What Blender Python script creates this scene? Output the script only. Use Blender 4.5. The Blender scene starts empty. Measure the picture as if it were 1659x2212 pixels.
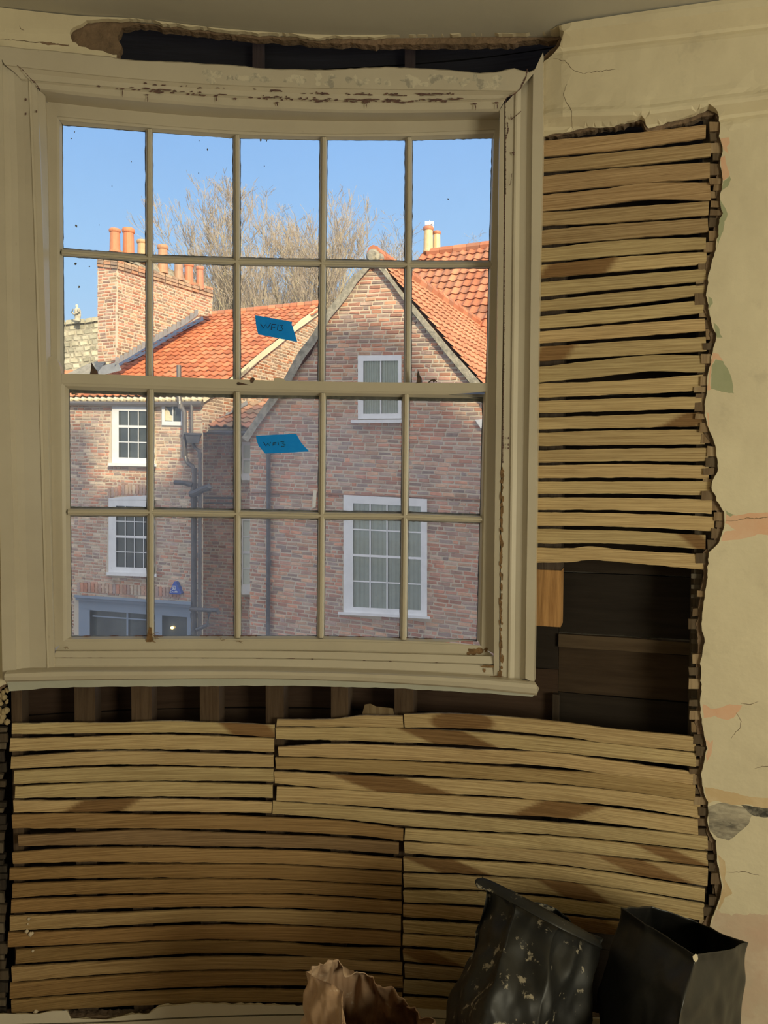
import bpy, bmesh, math, random
from mathutils import Vector, Matrix, noise
from mathutils.geometry import delaunay_2d_cdt, tessellate_polygon
random.seed(7)
S = bpy.context.scene
COL = S.collection
# ------------------------------------------------------------------ camera
IW, IH = 1659, 2212
F = 1662.0
EYE = Vector((0, 0, 1.5))
ROT = Matrix.Rotation(math.radians(90-2.3), 3, 'X') @ Matrix.Rotation(0.005, 3, 'Z')
cd = bpy.data.cameras.new('camera'); cam = bpy.data.objects.new('camera', cd); COL.objects.link(cam)
cam.location = EYE; cam.rotation_euler = ROT.to_euler()
cd.sensor_fit = 'VERTICAL'; cd.sensor_height = 24.0; cd.lens = 24.0*F/IH
cd.clip_start = .02; cd.clip_end = 400
S.camera = cam
# ------------------------------------------------------------------ sky, sun, room light
S.view_settings.view_transform = 'Standard'; S.view_settings.look = 'None'
S.view_settings.exposure = 0.0; S.view_settings.gamma = 1.0
S.view_settings.use_curve_mapping = False
SUN = Vector((.36, -.83, .40)).normalized()      # direction towards the sun
sd = bpy.data.lights.new('sun', 'SUN'); sd.energy = 5.6; sd.angle = math.radians(1.2); sd.color = (1, .84, .56)
so = bpy.data.objects.new('sun', sd); COL.objects.link(so)
so.rotation_euler = SUN.to_track_quat('Z', 'Y').to_euler(); so.location = (0, 0, 20)
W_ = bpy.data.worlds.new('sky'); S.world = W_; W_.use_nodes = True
nt = W_.node_tree; nt.nodes.clear()
tc = nt.nodes.new('ShaderNodeTexCoord'); sx = nt.nodes.new('ShaderNodeSeparateXYZ')
cr = nt.nodes.new('ShaderNodeValToRGB'); bg = nt.nodes.new('ShaderNodeBackground'); wo = nt.nodes.new('ShaderNodeOutputWorld')
nt.links.new(tc.outputs['Generated'], sx.inputs[0]); nt.links.new(sx.outputs['Z'], cr.inputs[0])
nt.links.new(cr.outputs[0], bg.inputs[0]); nt.links.new(bg.outputs[0], wo.inputs[0])
e = cr.color_ramp.elements
e[0].position = 0.0; e[0].color = (.68, .82, 1.0, 1); e[1].position = 1.0; e[1].color = (.20, .42, .92, 1)
m_ = cr.color_ramp.elements.new(.22); m_.color = (.44, .69, 1.0, 1)
m_ = cr.color_ramp.elements.new(.48); m_.color = (.225, .485, .98, 1)
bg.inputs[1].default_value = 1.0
# clear sky whitens towards the low sun behind the view, strengthened to fill shaded walls
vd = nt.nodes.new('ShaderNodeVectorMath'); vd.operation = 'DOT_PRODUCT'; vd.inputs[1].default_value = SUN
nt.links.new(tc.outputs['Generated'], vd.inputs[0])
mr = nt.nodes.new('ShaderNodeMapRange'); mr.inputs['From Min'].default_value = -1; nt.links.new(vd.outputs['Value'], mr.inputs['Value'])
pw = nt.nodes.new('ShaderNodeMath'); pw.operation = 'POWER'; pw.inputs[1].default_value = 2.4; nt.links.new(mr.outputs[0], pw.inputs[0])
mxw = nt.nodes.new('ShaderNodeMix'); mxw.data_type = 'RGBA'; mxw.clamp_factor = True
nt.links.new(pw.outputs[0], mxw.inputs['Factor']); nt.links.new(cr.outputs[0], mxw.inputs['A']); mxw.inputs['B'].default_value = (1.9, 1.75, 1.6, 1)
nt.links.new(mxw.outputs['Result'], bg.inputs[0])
def area(name, loc, target, sx_, sy_, power, color):
    l = bpy.data.lights.new(name, 'AREA'); l.shape = 'RECTANGLE'; l.size = sx_; l.size_y = sy_; l.energy = power; l.color = color
    o = bpy.data.objects.new(name, l); COL.objects.link(o); o.location = loc
    o.rotation_euler = (Vector(loc)-Vector(target)).to_track_quat('Z', 'Y').to_euler(); return o
area('room_lamp', (1.9, -.9, 1.35), (.25, 1.7, 1.15), .8, .9, 42, (1, .94, .69))
area('room_fill_left', (-2.0, -1.9, 1.5), (0, 1.7, 1.2), 1.0, 1.2, 8.5, (1, .95, .72))  # unseen fill light added opposite the main lamp

# ------------------------------------------------------------------ geometry helpers
def ray(px, py):
    d = ROT @ Vector(((px-IW/2)/F, -(py-IH/2)/F, -1.0))
    return d/d.y
def at(px, py, D): return EYE + ray(px, py)*D
def proj(p):
    q = ROT.transposed() @ (Vector(p)-EYE)
    return (IW/2 - q.x/q.z*F, IH/2 + q.y/q.z*F)
# the bow of the window wall in plan: an arc with a straight run to either side
R0 = 2.16; CX, CY = -.29, 1.80-R0
AR = math.asin(.66/R0); AL = -math.asin(.64/R0)
def Wp(u, z, off=0.0):
    a = u/R0
    b = max(AL, min(AR, a)); ex = (a-b)*R0
    n = (math.sin(b), math.cos(b)); t = (math.cos(b), -math.sin(b))
    return Vector((CX+n[0]*(R0+off)+t[0]*ex, CY+n[1]*(R0+off)+t[1]*ex, z))
def uz(px, py, off=0.0):
    d = ray(px, py); r = R0+off
    a = d.x*d.x+1; b = -2*(d.x*CX+CY); c = CX*CX+CY*CY-r*r
    t = (-b+math.sqrt(max(0, b*b-4*a*c)))/(2*a)
    x, y = d.x*t-CX, t-CY
    ang = math.atan2(x, y)
    if ang > AR or ang < AL:
        g = AR if ang > AR else AL
        nx, ny = math.sin(g), math.cos(g)
        t = (r + CX*nx + CY*ny)/(d.x*nx+ny)
        x, y = d.x*t-CX, t-CY
        ex = x*ny - y*nx
        return (g*R0+ex, EYE.z+d.z*t)
    return (ang*R0, EYE.z+d.z*t)
def P(px, py, off=0.0):
    u, z = uz(px, py, off); return Wp(u, z, off)
def lerp(a, b, t): return a+(b-a)*t
def poly_at(pts, x):      # y of a polyline given by x
    if x <= pts[0][0]: i = 0
    elif x >= pts[-1][0]: i = len(pts)-2
    else:
        i = 0
        while pts[i+1][0] < x: i += 1
    x0, y0 = pts[i][:2]; x1, y1 = pts[i+1][:2]
    return y0+(y1-y0)*(x-x0)/(x1-x0)
def smooth_at(pts, x, k=1):
    # catmull-rom of column k over column 0, held linear past the ends
    n = len(pts)
    if n < 3 or x <= pts[0][0] or x >= pts[-1][0]:
        return poly_at([(p[0], p[k]) for p in pts], x)
    i = 0
    while pts[i+1][0] < x: i += 1
    x0, x1 = pts[i][0], pts[i+1][0]; y0, y1 = pts[i][k], pts[i+1][k]
    h = x1-x0; t = (x-x0)/h
    s = (y1-y0)/h
    s0 = s if i == 0 else .5*(s+(y0-pts[i-1][k])/(x0-pts[i-1][0]))
    s1 = s if i == n-2 else .5*(s+(pts[i+2][k]-y1)/(pts[i+2][0]-x1))
    return ((2*t**3-3*t*t+1)*y0+(t**3-2*t*t+t)*h*s0+(-2*t**3+3*t*t)*y1+(t**3-t*t)*h*s1)
def inpoly(pts, x, y):
    c = False; n = len(pts); j = n-1
    for i in range(n):
        xi, yi = pts[i][0], pts[i][1]; xj, yj = pts[j][0], pts[j][1]
        if (yi > y) != (yj > y) and x < (xj-xi)*(y-yi)/(yj-yi)+xi: c = not c
        j = i
    return c
class MB:
    def __init__(s): s.v = []; s.f = []; s.m = []; s.c = []; s.uv = []; s.col = (1, 1, 1)
    def vert(s, p, uv=None, col=None):
        s.v.append(tuple(p)); s.c.append(col or s.col); s.uv.append(uv or (p[0]+p[1]*.37, p[2])); return len(s.v)-1
    def face(s, ids, m=0): s.f.append(tuple(ids)); s.m.append(m)
    def quad(s, a, b, c, d, m=0, col=None):
        i = [s.vert(p, None, col) for p in (a, b, c, d)]; s.face(i, m)
    def hexa(s, p8, m=0, col=None, skip_back=False):
        i = [s.vert(p, None, col) for p in p8]   # 0-3 front ring, 4-7 back ring
        s.face((i[0], i[1], i[2], i[3]), m)
        if not skip_back: s.face((i[7], i[6], i[5], i[4]), m)
        for a in range(4):
            b = (a+1) % 4; s.face((i[b], i[a], i[4+a], i[4+b]), m)
    def box(s, c, ax, ay, az, m=0, col=None):   # centre and three half axes (ay points away)
        c = Vector(c)
        q = [c-ax-az-ay, c+ax-az-ay, c+ax+az-ay, c-ax+az-ay]
        s.hexa(q+[p+2*ay for p in q], m, col)
    def tube(s, pts, rads, n=8, m=0, caps=True, col=None):
        pts = [Vector(p) for p in pts]
        if not hasattr(rads, '__len__'): rads = [rads]*len(pts)
        rings = []
        for i, p in enumerate(pts):
            t = (pts[min(i+1, len(pts)-1)]-pts[max(i-1, 0)]).normalized()
            a = Vector((0, 0, 1)) if abs(t.z) < .9 else Vector((1, 0, 0))
            x = t.cross(a).normalized(); y = t.cross(x)
            rings.append([s.vert(p+(x*math.cos(k*2*math.pi/n)+y*math.sin(k*2*math.pi/n))*rads[i], None, col) for k in range(n)])
        for i in range(len(rings)-1):
            for k in range(n):
                s.face((rings[i][k], rings[i][(k+1) % n], rings[i+1][(k+1) % n], rings[i+1][k]), m)
        if caps: s.face(rings[0][::-1], m); s.face(rings[-1], m)
    def build(s, name, mats, parent=None, smooth=False):
        me = bpy.data.meshes.new(name); me.from_pydata(s.v, [], s.f)
        if not isinstance(mats, (list, tuple)): mats = [mats]
        for m in mats: me.materials.append(m)
        if len(mats) > 1: me.polygons.foreach_set('material_index', s.m)
        ca = me.color_attributes.new('Col', 'FLOAT_COLOR', 'POINT')
        ca.data.foreach_set('color', [x for c in s.c for x in (c[0], c[1], c[2], 1.0)])
        uvl = me.uv_layers.new(name='UVMap')
        li = [0]*len(me.loops); me.loops.foreach_get('vertex_index', li)
        uvl.data.foreach_set('uv', [x for i in li for x in s.uv[i]])
        if smooth: me.polygons.foreach_set('use_smooth', [True]*len(me.polygons))
        o = bpy.data.objects.new(name, me); COL.objects.link(o)
        if parent:
            o.parent = parent; o.matrix_parent_inverse = Matrix.Translation(-parent.location)
        me.update(); return o
def rewind(o):
    bm = bmesh.new(); bm.from_mesh(o.data); bmesh.ops.recalc_face_normals(bm, faces=bm.faces); bm.to_mesh(o.data); bm.free(); return o
def empty(name, loc, label=None, cat=None, group=None, kind=None, parent=None):
    o = bpy.data.objects.new(name, None); COL.objects.link(o); o.location = loc; o.empty_display_size = .1
    if parent: o.parent = parent; o.matrix_parent_inverse = Matrix.Translation(-parent.location)
    return tag(o, label, cat, group, kind)
def tag(o, label=None, cat=None, group=None, kind=None):
    if label: o['label'] = label
    if cat: o['category'] = cat
    if group: o['group'] = group
    if kind: o['kind'] = kind
    return o
def loft(mb, rails, n=None, closed=False, m=0):
    """rails: (pixel polyline | None, off); a None polyline keeps the last rail's place on the wall at another depth.
    Each polyline is sampled evenly along its longer pixel axis."""
    rows = []; last = None
    for pl, off in rails:
        if pl is not None:
            hor = abs(pl[-1][0]-pl[0][0]) > abs(pl[-1][1]-pl[0][1])
            k = n or 24; row = []
            for i in range(k+1):
                t = i/k
                if hor:
                    x = lerp(pl[0][0], pl[-1][0], t); y = smooth_at(pl, x)
                else:
                    y = lerp(pl[0][1], pl[-1][1], t); x = smooth_at([(q[1], q[0]) for q in pl], y)
                row.append(uz(x, y, off))
            last = row
        rows.append([mb.vert(Wp(u, z, off), (u, z)) for u, z in last])
    for a, b in zip(rows, rows[1:] + ([rows[0]] if closed else [])):
        for i in range(len(a)-1): mb.face((a[i], a[i+1], b[i+1], b[i]), m)
# ------------------------------------------------------------------ materials
def mat(name, col=(.5, .5, .5), rough=.7, var=None, var2=None, bump=None, attr=False, coord='Object', sc=(1, 1, 1), metal=0, spec=.3, emit=None, objcol=False):
    M = bpy.data.materials.new(name); M.use_nodes = True; t = M.node_tree; N = t.nodes; L = t.links
    b = N['Principled BSDF']; b.inputs['Roughness'].default_value = rough; b.inputs['Metallic'].default_value = metal
    b.inputs['Specular IOR Level'].default_value = spec
    tcn = N.new('ShaderNodeTexCoord'); mp = N.new('ShaderNodeMapping'); mp.inputs['Scale'].default_value = sc
    L.new(tcn.outputs[coord], mp.inputs[0])
    if attr:
        a = N.new('ShaderNodeAttribute'); a.attribute_name = 'Col'; src = a.outputs['Color']
    else:
        r = N.new('ShaderNodeRGB'); r.outputs[0].default_value = (*col, 1); src = r.outputs[0]
    for v in (var, var2):
        if not v: continue
        scale, lo, hi, c2, amt = v      # noise scale, ramp lo/hi, colour, mode amount
        nz = N.new('ShaderNodeTexNoise'); nz.inputs['Scale'].default_value = scale; nz.inputs['Detail'].default_value = 6; nz.inputs['Roughness'].default_value = .65
        L.new(mp.outputs[0], nz.inputs['Vector'])
        rp = N.new('ShaderNodeMapRange'); rp.inputs['From Min'].default_value = lo; rp.inputs['From Max'].default_value = hi; rp.inputs['To Max'].default_value = amt
        L.new(nz.outputs['Fac'], rp.inputs['Value'])
        mx = N.new('ShaderNodeMix'); mx.data_type = 'RGBA'
        if attr and c2[0] <= 1 and len(c2) == 4: mx.blend_type = 'MULTIPLY'
        L.new(rp.outputs[0], mx.inputs['Factor']); L.new(src, mx.inputs['A']); mx.inputs['B'].default_value = (c2[0], c2[1], c2[2], 1)
        src = mx.outputs['Result']
    L.new(src, b.inputs['Base Color'])
    if bump:
        nz = N.new('ShaderNodeTexNoise'); nz.inputs['Scale'].default_value = bump[0]; nz.inputs['Detail'].default_value = 5
        L.new(mp.outputs[0], nz.inputs['Vector'])
        bp = N.new('ShaderNodeBump'); bp.inputs['Strength'].default_value = bump[1]; bp.inputs['Distance'].default_value = bump[2]
        L.new(nz.outputs['Fac'], bp.inputs['Height']); L.new(bp.outputs[0], b.inputs['Normal'])
    if emit:
        b.inputs['Emission Color'].default_value = (*emit[:3], 1); b.inputs['Emission Strength'].default_value = emit[3]
    return M
def glass_mat(name, haze, tint=(.97, .985, .98)):
    M = bpy.data.materials.new(name); M.use_nodes = True; t = M.node_tree; N = t.nodes; L = t.links
    N.remove(N['Principled BSDF']); out = N['Material Output']
    tr = N.new('ShaderNodeBsdfTransparent'); tr.inputs[0].default_value = (*tint, 1)
    gl = N.new('ShaderNodeBsdfGlossy'); gl.inputs['Roughness'].default_value = .02
    fr = N.new('ShaderNodeFresnel'); fr.inputs[0].default_value = 1.35
    m1 = N.new('ShaderNodeMixShader'); L.new(fr.outputs[0], m1.inputs[0]); L.new(tr.outputs[0], m1.inputs[1]); L.new(gl.outputs[0], m1.inputs[2])
    tl = N.new('ShaderNodeBsdfTranslucent'); tl.inputs[0].default_value = (.8, .82, .85, 1)
    df = N.new('ShaderNodeBsdfDiffuse'); df.inputs[0].default_value = (.6, .58, .52, 1)
    ml = N.new('ShaderNodeMixShader'); ml.inputs[0].default_value = .12; L.new(tl.outputs[0], ml.inputs[1]); L.new(df.outputs[0], ml.inputs[2])
    tcn = N.new('ShaderNodeTexCoord')
    def nz(scale, lo, hi, amt):
        n = N.new('ShaderNodeTexNoise'); n.inputs['Scale'].default_value = scale; n.inputs['Detail'].default_value = 8; n.inputs['Roughness'].default_value = .7
        L.new(tcn.outputs['Object'], n.inputs['Vector'])
        r = N.new('ShaderNodeMapRange'); r.inputs['From Min'].default_value = lo; r.inputs['From Max'].default_value = hi
        r.inputs['To Min'].default_value = 0; r.inputs['To Max'].default_value = amt; L.new(n.outputs['Fac'], r.inputs['Value']); return r.outputs[0]
    a = nz(3.0, .35, .75, haze); b_ = nz(160, .62, .75, haze*1.6)
    ad = N.new('ShaderNodeMath'); ad.operation = 'ADD'; L.new(a, ad.inputs[0]); L.new(b_, ad.inputs[1])
    a2 = N.new('ShaderNodeMath'); a2.operation = 'ADD'; a2.inputs[1].default_value = haze*.35; L.new(ad.outputs[0], a2.inputs[0])
    m2 = N.new('ShaderNodeMixShader'); L.new(a2.outputs[0], m2.inputs[0]); L.new(m1.outputs[0], m2.inputs[1]); L.new(ml.outputs[0], m2.inputs[2])
    L.new(m2.outputs[0], out.inputs[0]); return M
PLAS = (.70, .62, .44)
M = {}
M['plaster'] = mat('aged cream plaster', PLAS, .85, (2.6, .38, .72, (.56, .48, .34), .7), (11, .60, .78, (.40, .35, .26), .5), (16, .6, .006))
M['plaster_low'] = mat('stained pinkish plaster', (.60, .49, .36), .88, (5, .35, .65, (.62, .42, .31), .9), (12, .5, .8, (.74, .68, .52), .7), (26, .35, .004))
M['ceiling'] = mat('ceiling plaster', (.46, .43, .36), .9, (3, .4, .8, (.45, .41, .33), .5), None, (22, .25, .004))
M['undercoat'] = mat('brown undercoat plaster', (.24, .16, .10), .95, (30, .3, .7, (.12, .085, .055), .9), (9, .5, .8, (.34, .22, .15), .8), (70, .8, .008))
M['salmon'] = mat('salmon old paint', (.70, .42, .27), .85, (20, .4, .7, (.74, .52, .36), .8), None, (40, .2, .002))
M['sage'] = mat('grey green old paint', (.34, .36, .22), .85, (20, .4, .7, (.42, .42, .27), .6), None, (40, .2, .002))
M['grey'] = mat('bare grey plaster', (.42, .37, .28), .95, (7, .42, .62, (.10, .09, .075), .9), (22, .5, .7, (.58, .52, .40), .8), (30, .7, .005), sc=(1, 1, 2.6))
M['tan'] = mat('tan plaster stain', (.60, .44, .25), .9, (18, .45, .65, (.70, .56, .36), .8), None, (40, .3, .003))
M['black_stain'] = mat('black mould stain', (.05, .048, .04), .95, (40, .45, .65, (.30, .27, .22), .8), None, (60, .7, .005))
M['crack'] = mat('dark crack', (.17, .125, .08), 1)
M['paint'] = mat('aged cream gloss paint', (.57, .51, .40), .34, (3.5, .4, .8, (.44, .38, .29), .6), (45, .68, .80, (.30, .24, .18), .5), (12, .12, .003), spec=.45)
M['paint_grey'] = mat('grey undercoat paint', (.50, .50, .42), .5, (9, .4, .7, (.40, .40, .32), .6))
M['chip'] = mat('dark primer showing through chips', (.10, .055, .05), .8, (80, .4, .7, (.20, .12, .09), .8))
M['rot'] = mat('rotten bare wood', (.26, .15, .07), .9, (60, .4, .7, (.10, .06, .03), .9), None, (90, .8, .004))
M['putty'] = mat('dark weathered putty', (.10, .09, .075), .9, (80, .4, .7, (.3, .27, .22), .6), None, (90, .7, .003))
M['lath'] = mat('riven oak lath', rough=.75, attr=True, coord='UV', sc=(3.2, 210, 1), var=(1.5, .36, .66, (.50, .43, .34, 1), .85), var2=(4.5, .56, .68, (.36, .28, .20, 1), .7), bump=(1.8, .8, .002))
M['stud'] = mat('old dusty stud timber', rough=.9, attr=True, coord='UV', sc=(60, 4, 1), var=(1.5, .4, .7, (.5, .42, .35, 1), .8), var2=(3, .6, .8, (.4, .35, .3, 1), .5), bump=(2, .6, .003))
M['board'] = mat('old dark boarding', rough=.9, attr=True, coord='UV', sc=(3, 40, 1), var=(1.5, .4, .75, (.45, .38, .32, 1), .8), var2=(3.5, .62, .8, (1.9, 1.8, 1.6), .0), bump=(2, .5, .003))
M['clear'] = glass_mat('old window glass', .035)
M['hazy'] = glass_mat('dirty window glass', .13)
M['tape'] = mat('blue masking tape', (.02, .42, .80), .6, (90, .4, .7, (.04, .52, .86), .8), None, (200, .3, .0005))
_t = M['tape'].node_tree; _p = _t.nodes['Principled BSDF']; _o = _t.nodes['Material Output']
_tl = _t.nodes.new('ShaderNodeBsdfTranslucent'); _tl.inputs[0].default_value = (.03, .58, .95, 1); _mx = _t.nodes.new('ShaderNodeMixShader'); _mx.inputs[0].default_value = .6
_t.links.new(_p.outputs[0], _mx.inputs[1]); _t.links.new(_tl.outputs[0], _mx.inputs[2]); _t.links.new(_mx.outputs[0], _o.inputs[0])
M['ink'] = mat('black pen ink', (.015, .02, .05), .5)
M['sack'] = mat('black polythene', (.013, .013, .012), .50, (7, .52, .75, (.035, .034, .028), .8), (36, .59, .64, (.38, .33, .24), .8), (30, .25, .004), spec=.5)
M['sack_clean'] = mat('black polythene clean', (.012, .012, .012), .40, (6, .5, .75, (.030, .028, .024), .9), None, (9, .3, .01), spec=.5)
M['paperbag'] = mat('dusty brown paper', (.40, .25, .15), .55, (9, .45, .65, (.52, .38, .26), .7), (40, .62, .72, (.70, .60, .46), .6), (60, .35, .004), spec=.4)
M['mortar'] = mat('lime mortar', (.66, .57, .44), .95, (6, .35, .65, (.62, .54, .43), .8), None, (60, .5, .01))
M['brick'] = mat('hand made brick', rough=.95, attr=True, var=(4, .45, .7, (.60, .58, .58, 1), .7), var2=(17, .5, .72, (.66, .62, .60, 1), .8), bump=(50, .5, .01))
M['tile'] = mat('clay pantile', rough=.8, attr=True, var=(3, .4, .7, (.7, .66, .62, 1), .6), bump=(30, .3, .005))
M['white'] = mat('white painted joinery', (.84, .84, .84), .5, (4, .45, .8, (.60, .60, .60), .5))
M['darkglass'] = mat('dark far window glass', (.035, .045, .045), .12, (1.5, .4, .7, (.11, .13, .12), .7), spec=.6)
M['curtain'] = mat('pale pleated curtain', (.72, .76, .66), .9, (6, .4, .7, (.60, .64, .56), .5))
M['fardirty'] = glass_mat('far glass', .06)
M['pipe'] = mat('black painted cast iron', (.06, .06, .065), .35, (6, .4, .7, (.16, .15, .15), .6), spec=.5)
M['pipe_grey'] = mat('dark grey painted pipe', (.13, .12, .12), .32, (6, .4, .7, (.09, .085, .085), .6), spec=.6)
M['lead'] = mat('grey lead flashing', (.30, .32, .34), .5, (6, .4, .7, (.20, .21, .23), .7), None, (30, .3, .01))
M['cement'] = mat('weathered cement', (.42, .38, .30), .95, (9, .4, .62, (.20, .19, .15), .85), None, (30, .5, .02))
M['creammortar'] = mat('pale verge mortar', (.80, .72, .52), .95, (6, .4, .7, (.62, .54, .38), .5), None, (30, .4, .02))
M['terracotta'] = mat('terracotta pot clay', rough=.5, attr=True, var=(8, .45, .75, (.68, .6, .55, 1), .6), spec=.4)
M['stone'] = mat('grey limestone', rough=.95, attr=True, var=(4, .4, .7, (.6, .6, .55, 1), .8), bump=(20, .5, .02))
M['bark'] = mat('lichen covered bark', (.50, .44, .28), .9, (3, .45, .7, (.28, .23, .16), .7))
M['twig'] = mat('winter twigs', (.40, .34, .25), .9, (3, .4, .7, (.27, .20, .18), .8))
M['shop'] = mat('blue grey shop paint', (.22, .28, .37), .45, (4, .4, .7, (.28, .33, .40), .5))
M['dark'] = mat('dark interior', (.02, .02, .022), .9)
M['alarm'] = mat('blue plastic', (.03, .09, .42), .4)
M['alarm_text'] = mat('white print', (.8, .82, .85), .5)
M['glow'] = mat('lit lamp', (1, .7, .2), .5, emit=(1, .62, .15, 9))
M['iron'] = mat('rusty iron', (.06, .045, .04), .6, (90, .4, .7, (.18, .09, .05), .7))
M['street'] = mat('street paving', (.45, .42, .38), .9, (2, .4, .7, (.24, .22, .20), .6))
M['aerial'] = mat('aluminium aerial', (.6, .6, .62), .4, metal=.6)
M['floor'] = mat('dusty floorboards', (.28, .21, .14), .8, (3, .4, .7, (.40, .33, .25), .7))

# ================================================================== ROOM STRUCTURE
U0, U1 = -2.1, 2.6        # run of the window wall along its own curve
ZC = 2.60
ceil_line = [(-400, -18), (0, 20), (155, 38), (300, 44), (440, 62), (580, 74), (700, 79), (900, 78), (1060, 76), (1215, 77), (1400, 47), (1659, 11), (1900, -24)]
cove_line = [(-400, 84), (0, 102), (1190, 108), (1659, 52), (1900, 24)]
rail_line = [(1170, 268), (1400, 262), (1659, 230), (1900, 210)]
def u_lookup(line):
    pts = []
    for i in range(61):
        x = lerp(line[0][0], line[-1][0], i/60); pts.append(uz(x, poly_at(line, x)))
    return pts
ceil_uz, cove_uz, rail_uz = u_lookup(ceil_line), u_lookup(cove_line), u_lookup(rail_line)
u_right = uz(1190, 150)[0]
def relief(u, z):
    r = .0028*noise.noise(Vector((u*3, z*3, 1.7)))+.0012*noise.noise(Vector((u*14, z*14, 4.2)))
    d = z-poly_at(cove_uz, u)
    kr = min(1, max(0, (u-u_right+.02)/.05)); r0_ = r-.008*min(1, max(0, d/.03))
    if u > u_right-.05: r += .006*math.exp(-((d+.012)/.008)**2) - .026*min(1, max(0, (d+.004)/.016)) + .010*min(1, max(0, (d-.03)/.03))
    r = r0_*(1-kr)+r*kr
    if u > u_right-.1:
        d = z-poly_at(rail_uz, u); r += kr*(-.016)*min(1, max(0, (d+.006)/.012)) + .005*math.exp(-((d+.012)/.007)**2) - .006*math.exp(-((d-.014)/.009)**2)
        # the rougher, swollen bit of plaster just above the lath opening
        if -.03 < d < .05: r -= .004*max(0, noise.noise(Vector((u*22, z*40, 9))))
    return min(r, .0045)
def jag(pts, closed=True, amp=3.0, step=7.0, seed=0):
    """roughen a pixel polygon"""
    out = []; n = len(pts)
    for i in range(n if closed else n-1):
        a = pts[i]; b = pts[(i+1) % n]
        L = math.hypot(b[0]-a[0], b[1]-a[1]); k = max(1, int(L/step))
        fixed = len(a) > 2 and len(b) > 2
        nx, ny = -(b[1]-a[1])/max(L, 1e-6), (b[0]-a[0])/max(L, 1e-6)
        for j in range(k):
            t = j/k; x = lerp(a[0], b[0], t); y = lerp(a[1], b[1], t)
            w = 0 if (fixed or j == 0) else amp*(noise.noise(Vector((x*.035+seed, y*.035, seed)))+.6*noise.noise(Vector((x*.16, y*.16, seed+3))))
            out.append((x+nx*w, y+ny*w))
    if not closed: out.append(pts[-1][:2])
    return out
# openings in the finish coat; a third value marks edges hidden behind the joinery, kept straight
TOPHOLE = [(152, 76), (160, 64), (175, 58), (188, 48), (220, 45), (260, 47), (280, 44), (320, 47), (360, 55), (440, 64), (500, 72), (580, 75), (640, 78), (690, 86), (725, 80),
           (780, 83), (830, 81), (900, 78), (1040, 76), (1130, 77), (1210, 75), (1222, 92), (1210, 108), (1190, 125), (1174, 134),
           (1165, 175, 1), (300, 165, 1), (250, 150, 1), (252, 118), (200, 108), (170, 100), (157, 92)]
EDGE_R = [(1530, 235), (1550, 245), (1556, 266), (1553, 294), (1561, 317), (1556, 350), (1561, 394), (1556, 438), (1562, 460), (1554, 481), (1547, 538), (1537, 569), (1529, 603), (1525, 638),
          (1536, 688), (1547, 729), (1540, 760), (1536, 771), (1528, 834), (1523, 881), (1531, 925), (1547, 971), (1550, 1006), (1537, 1053), (1547, 1081), (1564, 1106), (1565, 1128), (1553, 1172), (1531, 1194),
          (1528, 1240), (1520, 1300), (1516, 1355), (1522, 1379), (1514, 1426), (1516, 1478), (1512, 1518), (1516, 1561), (1528, 1617), (1518, 1660), (1514, 1673), (1520, 1705), (1529, 1741), (1528, 1775), (1534, 1798), (1547, 1816),
          (1549, 1851), (1554, 1884), (1560, 1917), (1555, 1941), (1547, 1962), (1538, 1982), (1534, 2000), (1531, 2060), (1530, 2190)]
BIGHOLE = [(1172, 295), (1200, 287), (1230, 284), (1262, 276), (1280, 274), (1310, 273), (1355, 264), (1385, 257), (1393, 262), (1400, 275), (1412, 273), (1450, 262), (1495, 251), (1520, 241)] + EDGE_R + \
          [(1300, 2200), (800, 2200), (650, 2174), (549, 2170), (422, 2168), (342, 2174), (321, 2191), (278, 2191), (228, 2204), (152, 2200), (146, 2185), (110, 2185), (84, 2191), (0, 2191), (-70, 2195, 1), (-70, 1500, 1),
           (-20, 1490), (0, 1484), (14, 1478, 1), (60, 1440, 1), (60, 178, 1), (110, 168, 1), (600, 188, 1), (1110, 196, 1), (1130, 290, 1)]
th_px = jag(TOPHOLE, amp=4, seed=1); bh_px = jag(BIGHOLE, amp=4, seed=2)
th = [uz(*p) for p in th_px]; bh = [uz(*p) for p in bh_px]
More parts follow.
